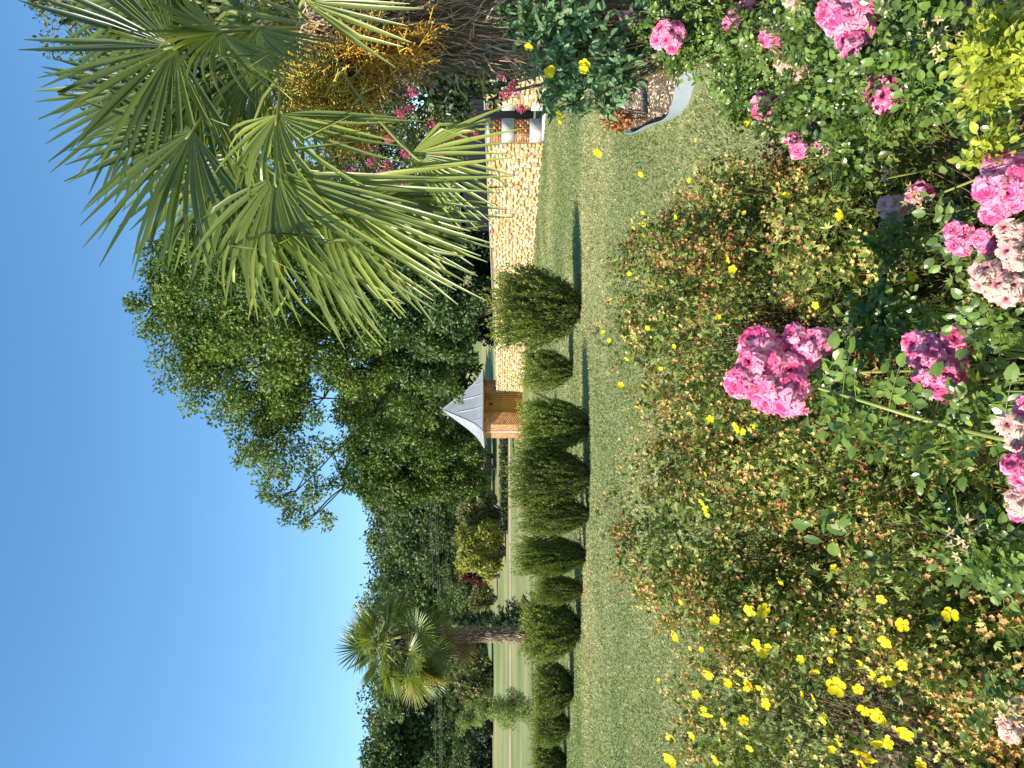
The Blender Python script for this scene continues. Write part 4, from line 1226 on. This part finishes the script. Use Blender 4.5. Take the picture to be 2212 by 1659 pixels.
for (X, Y, r) in YFL:
    d0 = at(X, Y, 1.0) - cpos
    best = None
    for root, c, R in POTO:
        o = (cpos - c) / (R * 1.03); dd = d0 / (R * 1.03)
        a, b, cc_ = dd @ dd, 2 * o @ dd, o @ o - 1
        q = b * b - 4 * a * cc_
        s = (-b - math.sqrt(q)) / (2 * a) if q > 0 else -b / (2 * a)
        key = (0 if q > 0 else 1, s if q > 0 else -q)
        if best is None or key < best[0]: best = (key, s, root)
    s = best[1]; p = cpos + d0 * s * .985
    size = max(.008, min(.023, r * (.5 + .5 * r / 20) / FPX * s * 1.08))
    nv = Vector(nrm(np.array((-.35, -.55, .75)) + g.normal(0, .32, 3)))
    Mx = Matrix.Translation(Vector(p)) @ nv.to_track_quat('Z', 'Y').to_matrix().to_4x4() @ Matrix.Rotation(g.random() * 6, 4, 'Z') @ Matrix.Scale(size, 4)
    obj('flower', YF[g.integers(0, 4)], best[2], Mx)

# ------------------------------------------------------------------ roses
M['rosepink'] = leafmat('rose_petal', [(0, (.60, .03, .15)), (.5, (.80, .10, .28)), (1, (.93, .46, .58))], .35, rough=.6, spec=.15, ov=.08, warm=(1.1, .8, .9))
M['rosepale'] = leafmat('faded_rose_petal', [(0, (.68, .22, .24)), (.5, (.80, .42, .38)), (1, (.86, .66, .52))], .3, rough=.6, spec=.15, ov=.1, warm=(1.1, .85, .8))
M['sepal'] = leafmat('sepal', [(0, (.22, .20, .06)), (.5, (.48, .36, .16)), (1, (.66, .52, .30))], .2)
M['roseleaf'] = leafmat('rose_leaf', [(0, (.04, .085, .016)), (.5, (.115, .19, .035)), (1, (.28, .36, .06))], .24, rough=.3, spec=.55, ov=.35)
M['lime'] = leafmat('lime_leaf', [(0, (.16, .22, .025)), (.5, (.33, .38, .04)), (1, (.58, .54, .05))], .32, rough=.4, spec=.4, ov=.3)
M['cane'] = surf('rose_cane', (.17, .21, .05), (.30, .33, .08), 14, rough=.45)
M['hyp'] = leafmat('hypericum_leaf', [(0, (.06, .12, .055)), (.5, (.14, .235, .10)), (1, (.27, .37, .17))], .25, rough=.42, spec=.4, ov=.3)


def rose_bloom(rings, mat, seed, ragged=.10):
    """double rose: rings of (count, tilt from upright, length, width); faces +Z, radius about 1"""
    g = np.random.default_rng(seed); mb = MB()
    for (cnt, tilt, L, W, r0, tb) in rings:
        ph = g.random() * 6.28
        for k in range(cnt):
            a = ph + 6.2832 * k / cnt + g.normal(0, .12); tl = tilt + g.normal(0, .13)
            er = np.array((math.cos(a), math.sin(a), 0)); es = np.array((-math.sin(a), math.cos(a), 0)); ez = np.array((0, 0, 1.))
            V = []; NU, NV = 4, 4
            ph2 = g.random() * 6.28
            for i in range(NV):
                v = i / (NV - 1)
                tcur = tl + .55 * (v - .35) + (.75 * max(0, v - .72) / .28)      # curls outward at the rim
                rad = r0 + L * v * math.sin(tcur); hz = L * v * math.cos(tcur)
                wv = W * math.sin(math.pi * min(.93, .16 + .70 * v))
                for j in range(NU):
                    s = -1 + 2 * j / (NU - 1)
                    cup = -.28 * W * s * s * math.cos(tl)
                    rz = ragged * (math.sin(s * 4 + ph2) * v * v)
                    V.append(er * (rad + cup + rz) + es * wv * s + ez * (hz + .22 * W * s * s * math.sin(tl) + rz))
            F = [(i * NU + j, i * NU + j + 1, (i + 1) * NU + j + 1, (i + 1) * NU + j) for i in range(NV - 1) for j in range(NU - 1)]
            rim = np.repeat(np.array((-.25, -.05, .34)), NU - 1)
            mb.add(V, F, np.clip(tb + rim + g.normal(0, .12), 0, 1))
    # green calyx
    for k in range(5):
        a = 6.2832 * k / 5; c, s = math.cos(a), math.sin(a)
        mb.add([(0, 0, -.12), (.22 * c - .1 * s, .22 * s + .1 * c, -.08), (.55 * c, .55 * s, -.04), (.22 * c + .1 * s, .22 * s - .1 * c, -.08)], [(0, 1, 2, 3)], .3, 1)
    return mb.mesh('bloom', [mat, M['roseleaf']], True)


full = [(3, .0, .5, .2, .0, .3), (3, .10, .62, .30, .05, .2), (4, .28, .72, .38, .10, .35), (5, .55, .80, .44, .14, .45), (6, .85, .86, .46, .16, .6), (7, 1.15, .92, .46, .16, .75), (6, 1.45, .92, .46, .12, .55)]
semi = [(3, .05, .5, .24, .03, .4), (4, .35, .6, .36, .12, .4), (5, .8, .85, .50, .15, .7), (6, 1.2, .95, .52, .14, .6)]
budr = [(3, .02, .95, .30, .06, .2), (4, .12, .85, .34, .14, .4)]
BL = {'pink': [rose_bloom(full, M['rosepink'], 1), rose_bloom(full, M['rosepink'], 2), rose_bloom(full[1:], M['rosepink'], 3)],
      'semi': [rose_bloom(semi, M['rosepink'], 4), rose_bloom(semi, M['rosepink'], 5)],
      'pale': [rose_bloom(semi, M['rosepale'], 6, .2), rose_bloom(full[2:], M['rosepale'], 7, .2)],
      'bud': [rose_bloom(budr, M['rosepink'], 8)]}


def seed_star(seed):
    g = np.random.default_rng(seed); mb = MB()
    for k in range(5):
        a = 6.2832 * k / 5 + g.normal(0, .1); c, s = math.cos(a), math.sin(a); z = g.uniform(.1, .5)
        mb.add([(0, 0, 0), (.38 * c - .2 * s, .38 * s + .2 * c, z * .3), (1.0 * c, 1.0 * s, z), (.38 * c + .2 * s, .38 * s - .2 * c, z * .3)], [(0, 3, 2), (0, 2, 1)], g.uniform(.4, 1))
    ring = [(.3 * math.cos(b), .3 * math.sin(b), .05) for b in np.linspace(0, 6.28, 7)[:-1]]
    mb.add(ring + [(0, 0, -.45), (0, 0, .12)], [((i + 1) % 6, i, 6) for i in range(6)] + [(i, (i + 1) % 6, 7) for i in range(6)], .2)
    return mb.mesh('seed_head', M['sepal'])


BL['seed'] = [seed_star(1), seed_star(2), seed_star(3)]


def leaflet(mb, base, d, n, L, W, t):
    d = nrm(np.asarray(d, float)); s = nrm(np.cross(d, n)); u = np.cross(s, d)
    m = [0, .3, .65, 1.0]; hw = [0, .46, .40, 0]; cv = [0, .02, 0, -.10]
    V = [base + d * L * a + u * L * c for a, c in zip(m, cv)]
    for sg in (1, -1):
        V += [base + d * L * .18 + s * sg * W * .40 + u * W * .10, base + d * L * .45 + s * sg * W * .52 + u * W * .14, base + d * L * .78 + s * sg * W * .34 + u * W * .06 - u * L * .03]
    mb.add(V, [(0, 1, 5, 4), (1, 2, 6, 5), (2, 3, 6, 6)[:3] if False else (2, 3, 6), (0, 7, 8, 1), (1, 8, 9, 2), (2, 9, 3)][0:2], t)
    mb.add(V, [(2, 3, 6), (2, 9, 3)], t)
    mb.add(V, [(0, 7, 8, 1), (1, 8, 9, 2)], t)


def rose_leaf(seed, pairs, mat):
    """compound leaf along +Y, blade facing +Z"""
    g = np.random.default_rng(seed); mb = MB()
    Lr = .03 + .022 * pairs
    P = [(0, Lr * s, -.012 * s * s) for s in np.linspace(0, 1, 4)]
    tube(mb, P, np.linspace(.0011, .0007, 4), 3, .6)
    for k in range(pairs):
        y = .022 + k * .022
        for sg in (1, -1):
            leaflet(mb, np.array((0, y, -.006)), (sg * .95, .5, g.normal(-.1, .15)), np.array((g.normal(0, .2), g.normal(0, .2), 1)), .026 * g.uniform(.85, 1.15), .0175, np.clip(.5 + g.normal(0, .15), 0, 1))
    leaflet(mb, np.array((0, Lr, -.012)), (0, 1, -.15), np.array((0, 0, 1.)), .032, .021, .55)
    return mb.mesh('leaf', mat)


RL = [rose_leaf(i, 2 + i % 2, M['roseleaf']) for i in range(4)]
LL = [rose_leaf(i + 9, 2, M['lime']) for i in range(3)]


def leaf_frame(p, d, n, s):
    y = Vector(nrm(d)); x = y.cross(Vector(nrm(n))); x.normalize(); z = x.cross(y)
    return Matrix(((x.x, y.x, z.x, p[0]), (x.y, y.y, z.y, p[1]), (x.z, y.z, z.z, p[2]), (0, 0, 0, 1))) @ Matrix.Scale(float(s), 4)


def merge(meshes, mats, name, mat, root):
    """join the leaves past the limit into one part"""
    mb = MB()
    dat = []
    for me in meshes:
        v = np.empty(len(me.vertices) * 3, np.float32); me.vertices.foreach_get('co', v); v = v.reshape(-1, 3)
        tri = [tuple(p.vertices) for p in me.polygons]
        tt = np.empty(len(me.polygons), np.float32); me.attributes['t'].data.foreach_get('value', tt)
        dat.append((v, np.array([f for f in tri if len(f) == 4]), np.array([f for f in tri if len(f) == 3]),
                    tt[[i for i, f in enumerate(tri) if len(f) == 4]], tt[[i for i, f in enumerate(tri) if len(f) == 3]]))
    for i, Mx in enumerate(mats):
        v, f4, f3, t4, t3 = dat[i % len(dat)]
        A = np.array(Mx); w = v @ A[:3, :3].T + A[:3, 3]; dv = rng.normal(0, .14)
        b = mb.nv
        mb.add(w, f4, np.clip(t4 + dv, 0, 1))
        if len(f3):
            mb.F.append(f3 + b); mb.T.append(np.clip(t3 + dv, 0, 1)); mb.M.append(np.zeros(len(f3), np.int32))
    return part(name, mb, mat, root, kind='stuff')


def scatter_leaves(root, meshes, mats, nmax=230, name='leaf', mat=None):
    """the leaves that show largest are parts of their own, the others one part"""
    mats = sorted(mats, key=lambda m: (m.translation - Vector(cpos)).length / m.to_scale()[0])
    for i, Mx in enumerate(mats[:nmax]):
        obj(name, meshes[i % len(meshes)], root, Mx)
    if len(mats) > nmax:
        merge(meshes, mats[nmax:], 'foliage', mat, root)


def vol_leaves(vol, n, g, size=(.45, .78), up=.6):
    C = np.array([at(x, y, d) for x, y, r, d in vol]); R = np.array([r / FPX * d for x, y, r, d in vol])
    w = R ** 2; k0 = max(8, n // 14); idc = g.choice(len(C), k0, p=w / w.sum())
    SC_ = C[idc] + runit(k0, g) * (R[idc] * g.random(k0) ** .5 * .85)[:, None]; SR = R[idc] * g.uniform(.22, .45, k0)
    idx = g.integers(0, k0, n); u = runit(n, g)
    P = SC_[idx] + u * (SR[idx] * g.random(n) ** .5)[:, None]
    P[:, 1] += .07
    P[:, 2] = np.maximum(P[:, 2], .03)
    out = []
    for i in range(n):
        d = nrm(u[i] * .6 + g.normal(0, .6, 3) + np.array((0, 0, -.1))); nn_ = nrm(np.array((-.25, -.25, up)) + u[i] * .5 + g.normal(0, .4, 3))
        out.append(leaf_frame(P[i], d, nn_, g.uniform(*size)))
    return out


def cluster(root, X, Y, d, n, rpx, kind, g, size=None, base=None, cane=True):
    """blooms packed over a dome, on a cane up from the bush's foot"""
    c = at(X, Y, d); R = rpx / FPX * d
    if cane and base is not None:
        cm_ = MB(); b0 = np.array(base) + g.normal(0, .03, 3) * (1, 1, 0); b0[2] = 0
        if n < 9: b0 = c + np.array((g.normal(0, .03), .07, -.14))
        P = curve([b0, b0 * .4 + c * .6 + np.array((0, .05, .02)), c - np.array((0, -.02, R * .5))], 12)
        tube(cm_, P, np.linspace(.0045 if n >= 9 else .0028, .0022, len(P)), 6); part('cane', cm_, M['cane'], root, True)
    k = BL[kind]
    for i in range(n):
        if n == 1:
            o = np.zeros(3); up = nrm(np.array((-.4, -.7, .6)) + g.normal(0, .15, 3))
        else:
            fi = i * 2.39996; q = math.sqrt((i + .4) / n)
            o = np.array((math.cos(fi) * q, -.45 * math.sqrt(max(0, 1 - q * q)), math.sin(fi) * q)) * R
            o += g.normal(0, .08, 3) * R
            up = nrm(o / max(R, 1e-4) * .9 + np.array((-.2, -.55, .45)) + g.normal(0, .2, 3))
        s = size if size else min(.037, max(.012, R * (1.8 / math.sqrt(n) if n > 1 else 1.0)))
        if kind == 'seed': s = .012
        s *= g.uniform(.82, 1.12)
        Mx = Matrix.Translation(Vector(c + o)) @ Vector(up).to_track_quat('Z', 'Y').to_matrix().to_4x4() @ Matrix.Rotation(g.random() * 6, 4, 'Z') @ Matrix.Scale(s, 4)
        obj({'seed': 'seed_head', 'bud': 'bud'}.get(kind, 'bloom'), k[g.integers(0, len(k))], root, Mx)


def rose_bush(base, label, clusters, vol, nleaf, seed, nmax=230):
    g = np.random.default_rng(seed)
    root = thing('rose_bush', (base[0], base[1], 0), label, 'rose bush', 'pink rose bushes in the flower bed')
    for c in clusters: cluster(root, *c, g, base=(base[0], base[1], 0))
    st = MB()
    L = vol_leaves(vol, nleaf, g)
    for i in range(0, nleaf, 9):
        e = np.array(L[i].translation); b0 = np.array((base[0], base[1], 0)) + g.normal(0, .06, 3) * (1, 1, 0)
        P = curve([b0, b0 * .4 + e * .6 + np.array((0, 0, .04)), e], 7); tube(st, P, np.linspace(.004, .0012, len(P)), 4)
    part('stems', st, M['cane'], root, True, kind='stuff')
    scatter_leaves(root, RL, L, nmax, 'leaf', M['roseleaf'])
    return root


# right, farther
rose_bush((1.15, 2.75), 'rose bush with small pink clusters in front of the metal edging',
          [(1361, 53, 2.9, 4, 20, 'pink'), (1446, 79, 2.75, 7, 30, 'pink'), (1430, 62, 2.8, 2, 12, 'semi'), (1584, 47, 2.6, 3, 20, 'semi'), (1678, 79, 2.35, 7, 30, 'pink'), (1660, 60, 2.35, 3, 15, 'pale'), (1731, 21, 2.2, 5, 34, 'pale'), (1745, 40, 2.15, 3, 18, 'pink'), (1697, 140, 2.4, 4, 20, 'pale'), (1725, 157, 2.4, 3, 14, 'pale'), (1655, 150, 2.5, 9, 26, 'seed'), (1612, 8, 2.6, 2, 14, 'pink'), (1690, 128, 2.4, 5, 20, 'seed')],
          [(1420, 60, 70, 2.85), (1500, 60, 80, 2.75), (1595, 130, 60, 2.7), (1490, 110, 40, 2.75), (1620, 60, 80, 2.5), (1650, 170, 80, 2.5), (1700, 60, 70, 2.3), (1470, 20, 60, 2.9), (1560, 10, 80, 2.7), (1610, 210, 40, 2.6)], 1500, 41)
# right, nearer
rose_bush((.85, 1.85), 'rose bush with the big round pink bloom cluster near the right edge',
          [(1841, 42, 1.65, 12, 66, 'pink'), (1663, 234, 2.1, 7, 26, 'pink'), (1668, 258, 2.1, 3, 14, 'pale'), (1640, 215, 2.15, 2, 12, 'pink'), (1769, 266, 1.9, 1, 20, 'pink'), (1725, 325, 1.85, 1, 25, 'semi'), (1786, 327, 1.85, 1, 11, 'pink'), (1767, 315, 1.85, 1, 9, 'bud'), (1708, 300, 1.9, 3, 12, 'bud'), (1910, 200, 1.6, 7, 38, 'pink'), (1943, 215, 1.6, 3, 18, 'semi'), (1885, 80, 1.7, 2, 12, 'bud'), (1840, 100, 1.62, 2, 20, 'semi'), (1700, 255, 2.1, 2, 10, 'seed')],
          [(1780, 120, 80, 1.85), (1850, 130, 80, 1.75), (1720, 210, 70, 2.0), (1800, 230, 60, 1.8), (1880, 240, 60, 1.65), (1950, 120, 90, 1.55), (1970, 230, 60, 1.55), (1850, 310, 40, 1.75), (1900, 330, 30, 1.7), (1830, 30, 80, 1.8), (2000, 40, 90, 1.5), (1760, 20, 70, 2.0)], 1300, 42)
# bottom right
rose_bush((.55, 1.1), 'rose bush with pink and fading cream blooms at the bottom of the view',
          [(2172, 402, 1.2, 10, 62, 'pink'), (2150, 370, 1.2, 3, 26, 'semi'), (2073, 516, 1.3, 5, 32, 'semi'), (2135, 527, 1.25, 4, 26, 'semi'), (2118, 574, 1.25, 2, 16, 'pale'), (2150, 603, 1.22, 7, 40, 'pale'), (2186, 510, 1.2, 4, 28, 'pale'), (2180, 630, 1.2, 4, 30, 'pale'), (2090, 187, 1.35, 1, 12, 'bud'), (2090, 205, 1.35, 2, 10, 'seed'), (2030, 70, 1.4, 12, 42, 'seed'), (2020, 100, 1.4, 6, 30, 'seed'), (1926, 450, 1.7, 5, 26, 'pale'), (1977, 432, 1.6, 10, 34, 'seed'), (1985, 415, 1.6, 3, 20, 'semi'), (1915, 378, 1.75, 5, 20, 'seed'), (2190, 560, 1.2, 5, 30, 'pale')],
          [(2080, 60, 80, 1.35), (2060, 160, 70, 1.4), (2130, 200, 60, 1.3), (2175, 290, 30, 1.25), (2000, 540, 30, 1.55), (2160, 480, 60, 1.25), (2180, 680, 60, 1.2), (2190, 580, 60, 1.22), (2130, 740, 40, 1.3), (1950, 520, 35, 1.6)], 340, 43)
# middle: the arching cane and the largest cluster
rm = rose_bush((.0, 1.05), 'rose bush with the large pink cluster on an arching cane in the middle',
               [(1650, 810, 1.5, 9, 74, 'pink'), (1640, 750, 1.52, 3, 36, 'semi'), (1742, 745, 1.48, 5, 42, 'semi'), (1710, 850, 1.46, 2, 30, 'pink'), (1740, 885, 1.46, 1, 16, 'bud'), (2030, 815, 1.38, 9, 52, 'pink'), (1995, 760, 1.40, 4, 34, 'semi'), (2055, 745, 1.38, 3, 30, 'semi'), (1837, 710, 1.5, 3, 16, 'seed'), (2190, 930, 1.15, 6, 34, 'pale'), (2203, 1020, 1.12, 6, 36, 'pink'), (2200, 1085, 1.12, 4, 26, 'pale'), (2210, 880, 1.15, 3, 22, 'semi')],
               [(1900, 690, 55, 1.5), (1960, 700, 55, 1.48), (1930, 640, 40, 1.55), (1810, 830, 36, 1.46), (1850, 850, 34, 1.44), (2090, 870, 50, 1.36), (2080, 940, 30, 1.32), (2130, 760, 50, 1.34), (1780, 860, 30, 1.46), (1880, 920, 26, 1.42), (1960, 960, 26, 1.38), (2040, 980, 26, 1.34), (2160, 860, 50, 1.22), (2190, 760, 40, 1.25)], 300, 44, 230)
cm_ = MB(); P = curve([at(2330, 965, 1.12), at(2190, 952, 1.22), at(2090, 930, 1.30), at(1990, 905, 1.36), at(1850, 862, 1.43), at(1740, 830, 1.48)], 24)
tube(cm_, P, np.linspace(.0052, .003, len(P)), 8); part('cane', cm_, M['cane'], rm, True)
g = np.random.default_rng(51)
for i in range(5, len(P)):
    for sg in ((1, -1) if i > 12 else (1 if i % 2 else -1,)):
        d_ = np.array((sg * .9 + g.normal(0, .25), -.25 + g.normal(0, .3), .15 + g.normal(0, .3)))
        obj('leaf', RL[g.integers(0, 4)], rm, leaf_frame(P[i], d_, nrm(np.array((-.3, -.35, .8)) + g.normal(0, .25, 3)), g.uniform(.75, 1.15)))
# bottom left: seed heads and broad leaves
rose_bush((-.42, 1.1), 'rose bush gone to cream seed heads with broad leaves at the bottom left',
          [(2096, 1156, 1.3, 14, 46, 'seed'), (2070, 1190, 1.3, 6, 30, 'seed'), (2186, 1530, 1.15, 12, 36, 'seed'), (2180, 1570, 1.15, 5, 26, 'pale'), (2205, 1100, 1.15, 4, 26, 'semi')],
          [(2150, 1190, 60, 1.25), (2180, 1250, 50, 1.2), (2120, 1120, 40, 1.28), (2200, 1560, 50, 1.12), (2190, 1420, 40, 1.14)], 110, 45, 110)
# lime-yellow leafed shrub in the bottom right corner
g = np.random.default_rng(46)
lm = thing('golden_shrub', (.62, .95, 0), 'shrub with lime-yellow leaves in the bottom right corner', 'shrub')
L = vol_leaves([(2190, 40, 50, 1.18), (2165, 110, 28, 1.22), (2190, 160, 35, 1.18), (2190, 240, 25, 1.18), (2205, 290, 25, 1.14), (2225, 100, 60, 1.1)], 280, g, (.38, .6))
scatter_leaves(lm, LL, L, 280, 'leaf', M['lime'])
st = MB()
for i in range(0, 260, 5):
    e = np.array(L[i].translation); P = curve([(.62, .95, 0), (.6 + (e[0] - .6) * .6, .95 + (e[1] - .95) * .5, e[2] * .6), e], 6); tube(st, P, np.linspace(.005, .0015, len(P)), 4)
part('stems', st, M['cane'], lm, True, kind='stuff')

# ------------------------------------------------------------------ hypericum in front of the palm trunk
g = np.random.default_rng(47)


def simple_leaf(seed, mat, L=1.0, W=.42):
    mb = MB(); leaflet(mb, np.zeros(3), (0, 1, -.1), np.array((0, 0, 1.)), L, W, .5 + .1 * (seed % 3 - 1)); return mb.mesh('leaf', mat)


HL = [simple_leaf(i, M['hyp']) for i in range(3)]
hy = thing('hypericum', (1.38, 2.75, 0), 'hypericum bush with blue-green leaves and yellow flowers before the palm trunk', 'shrub')
hv = [(1165, 50, 70, 2.95), (1225, 115, 75, 2.9), (1285, 55, 85, 2.85), (1195, 175, 50, 2.95), (1290, 165, 65, 2.9), (1120, 20, 45, 3.0), (1315, 215, 25, 3.0), (1255, 205, 40, 3.0), (1355, 85, 65, 2.85), (1230, 20, 80, 2.9), (1400, 20, 60, 2.85), (1330, 140, 60, 2.85), (1180, 215, 30, 3.0), (1370, 120, 30, 2.9)]
L = vol_leaves(hv, 2600, g, (.030, .052))
scatter_leaves(hy, HL, L, 290, 'leaf', M['hyp'])
st = MB()
for i in range(0, 2600, 22):
    e = np.array(L[i].translation); P = curve([(1.38 + g.normal(0, .06), 2.8 + g.normal(0, .06), 0), (1.38 + (e[0] - 1.38) * .5, 2.8 + (e[1] - 2.8) * .5, e[2] * .65), e], 7); tube(st, P, np.linspace(.005, .0015, len(P)), 4)
part('stems', st, M['twig'], hy, True, kind='stuff')
for X, Y, d, r in ((1187, 156, 2.85, .022), (1192, 150, 2.84, .016), (1265, 140, 2.78, .023), (1262, 148, 2.78, .018), (1143, 100, 2.9, .017), (1208, 245, 2.95, .014), (1290, 328, 2.95, .018), (1294, 334, 2.95, .014), (1212, 262, 2.95, .012)):
    nv = Vector(nrm(np.array((-.5, -.6, .4)) + g.normal(0, .2, 3)))
    obj('flower', YF[g.integers(0, 4)], hy, Matrix.Translation(Vector(at(X, Y, d))) @ nv.to_track_quat('Z', 'Y').to_matrix().to_4x4() @ Matrix.Scale(r, 4))
ss = MB(); P = curve([at(1330, 230, 2.95), at(1310, 285, 2.93), at(1291, 327, 2.95)], 8); tube(ss, P, .0018, 4); part('flower_stem', ss, M['cane'], hy)
ss = MB(); P = curve([at(1300, 215, 2.95), at(1270, 240, 2.93), at(1210, 258, 2.95)], 8); tube(ss, P, .0018, 4); part('flower_stem', ss, M['cane'], hy)
# branch that leans over the palm trunk
ss = MB(); P = curve([at(1180, 100, 2.9), at(1100, 85, 2.92), at(1000, 72, 2.93)], 10); tube(ss, P, np.linspace(.0035, .002, len(P)), 5); part('branch', ss, M['twig'], hy)

# autumn-coloured low plant by the edging
M['autumn'] = leafmat('autumn_leaf', [(0, (.20, .06, .025)), (.5, (.38, .16, .07)), (1, (.55, .38, .18))], .3)
g = np.random.default_rng(48)


def low_plant(name, label, vol, mat, n, Lf, base):
    root = thing(name, (base[0], base[1], 0), label, 'plant')
    C = np.array([at(x, y, d) for x, y, r, d in vol]); R = np.array([r / FPX * d for x, y, r, d in vol])
    cc, rr = clumps(C, R, 40, g=g, inner=.3)
    f = MB(); foliage(f, cc, rr, n, Lf, Lf * .6, g=g, six=True); part('foliage', f, mat, root, kind='stuff')
    st = MB()
    for c in cc[::2]: tube_limb(st, (base[0] + g.normal(0, .04), base[1] + g.normal(0, .04), 0), c, .004, .0015, n=5, g=g)
    part('stems', st, M['twig'], root, kind='stuff')
    return root


e = at(1330, 262, 7.6)
low_plant('autumn_plant', 'orange-red autumn plant at the far tip of the metal edging', [(1318, 240, 22, 7.6), (1335, 262, 24, 7.6), (1305, 225, 16, 7.7), (1350, 275, 14, 7.5)], M['autumn'], 900, .05, (e[0] + .05, 7.6))
e = at(1420, 110, 5.2)
low_plant('autumn_plant', 'small orange-red plant on the mulch between the roses and hypericum', [(1420, 110, 20, 5.0), (1400, 100, 16, 5.1), (1440, 140, 14, 4.8)], M['autumn'], 700, .045, (e[0], 5.1))

# broad-leaved weed growing up through the cinquefoils
g = np.random.default_rng(49)
BW = [simple_leaf(i, M['roseleaf'], 1.0, .5) for i in range(3)]
wd = thing('broadleaf_weed', (-.12, 1.9, 0), 'broad-leaved green weed growing up among the cinquefoil shrubs', 'plant')
L = []
for X, Y, d in [(1690, 950, 1.95), (1705, 975, 1.93), (1730, 940, 1.93), (1660, 985, 1.95), (1750, 990, 1.92), (1720, 1010, 1.9), (1830, 1150, 1.62), (1850, 1165, 1.6), (1812, 1140, 1.62), (1860, 1190, 1.6), (1780, 1155, 1.65), (1800, 1170, 1.62), (1740, 930, 1.9), (1480, 1210, 2.4), (1490, 1365, 1.95), (1470, 1380, 1.95), (1710, 1130, 1.8), (1735, 1160, 1.75), (1690, 1120, 1.8), (1770, 1115, 1.7)]:
    L.append(leaf_frame(at(X, Y, d), nrm(g.normal(0, .8, 3) + np.array((.2, -.4, -.2))), nrm(np.array((-.3, -.5, .6)) + g.normal(0, .4, 3)), g.uniform(.038, .06)))
scatter_leaves(wd, BW, L, 50, 'leaf', M['roseleaf'])
st = MB()
for m in L[::2]:
    e = np.array(m.translation); tube(st, curve([e + np.array((.02, .15, -.45)), e + np.array((.01, .06, -.15)), e], 7), .0018, 4)
part('stems', st, M['cane'], wd, kind='stuff')
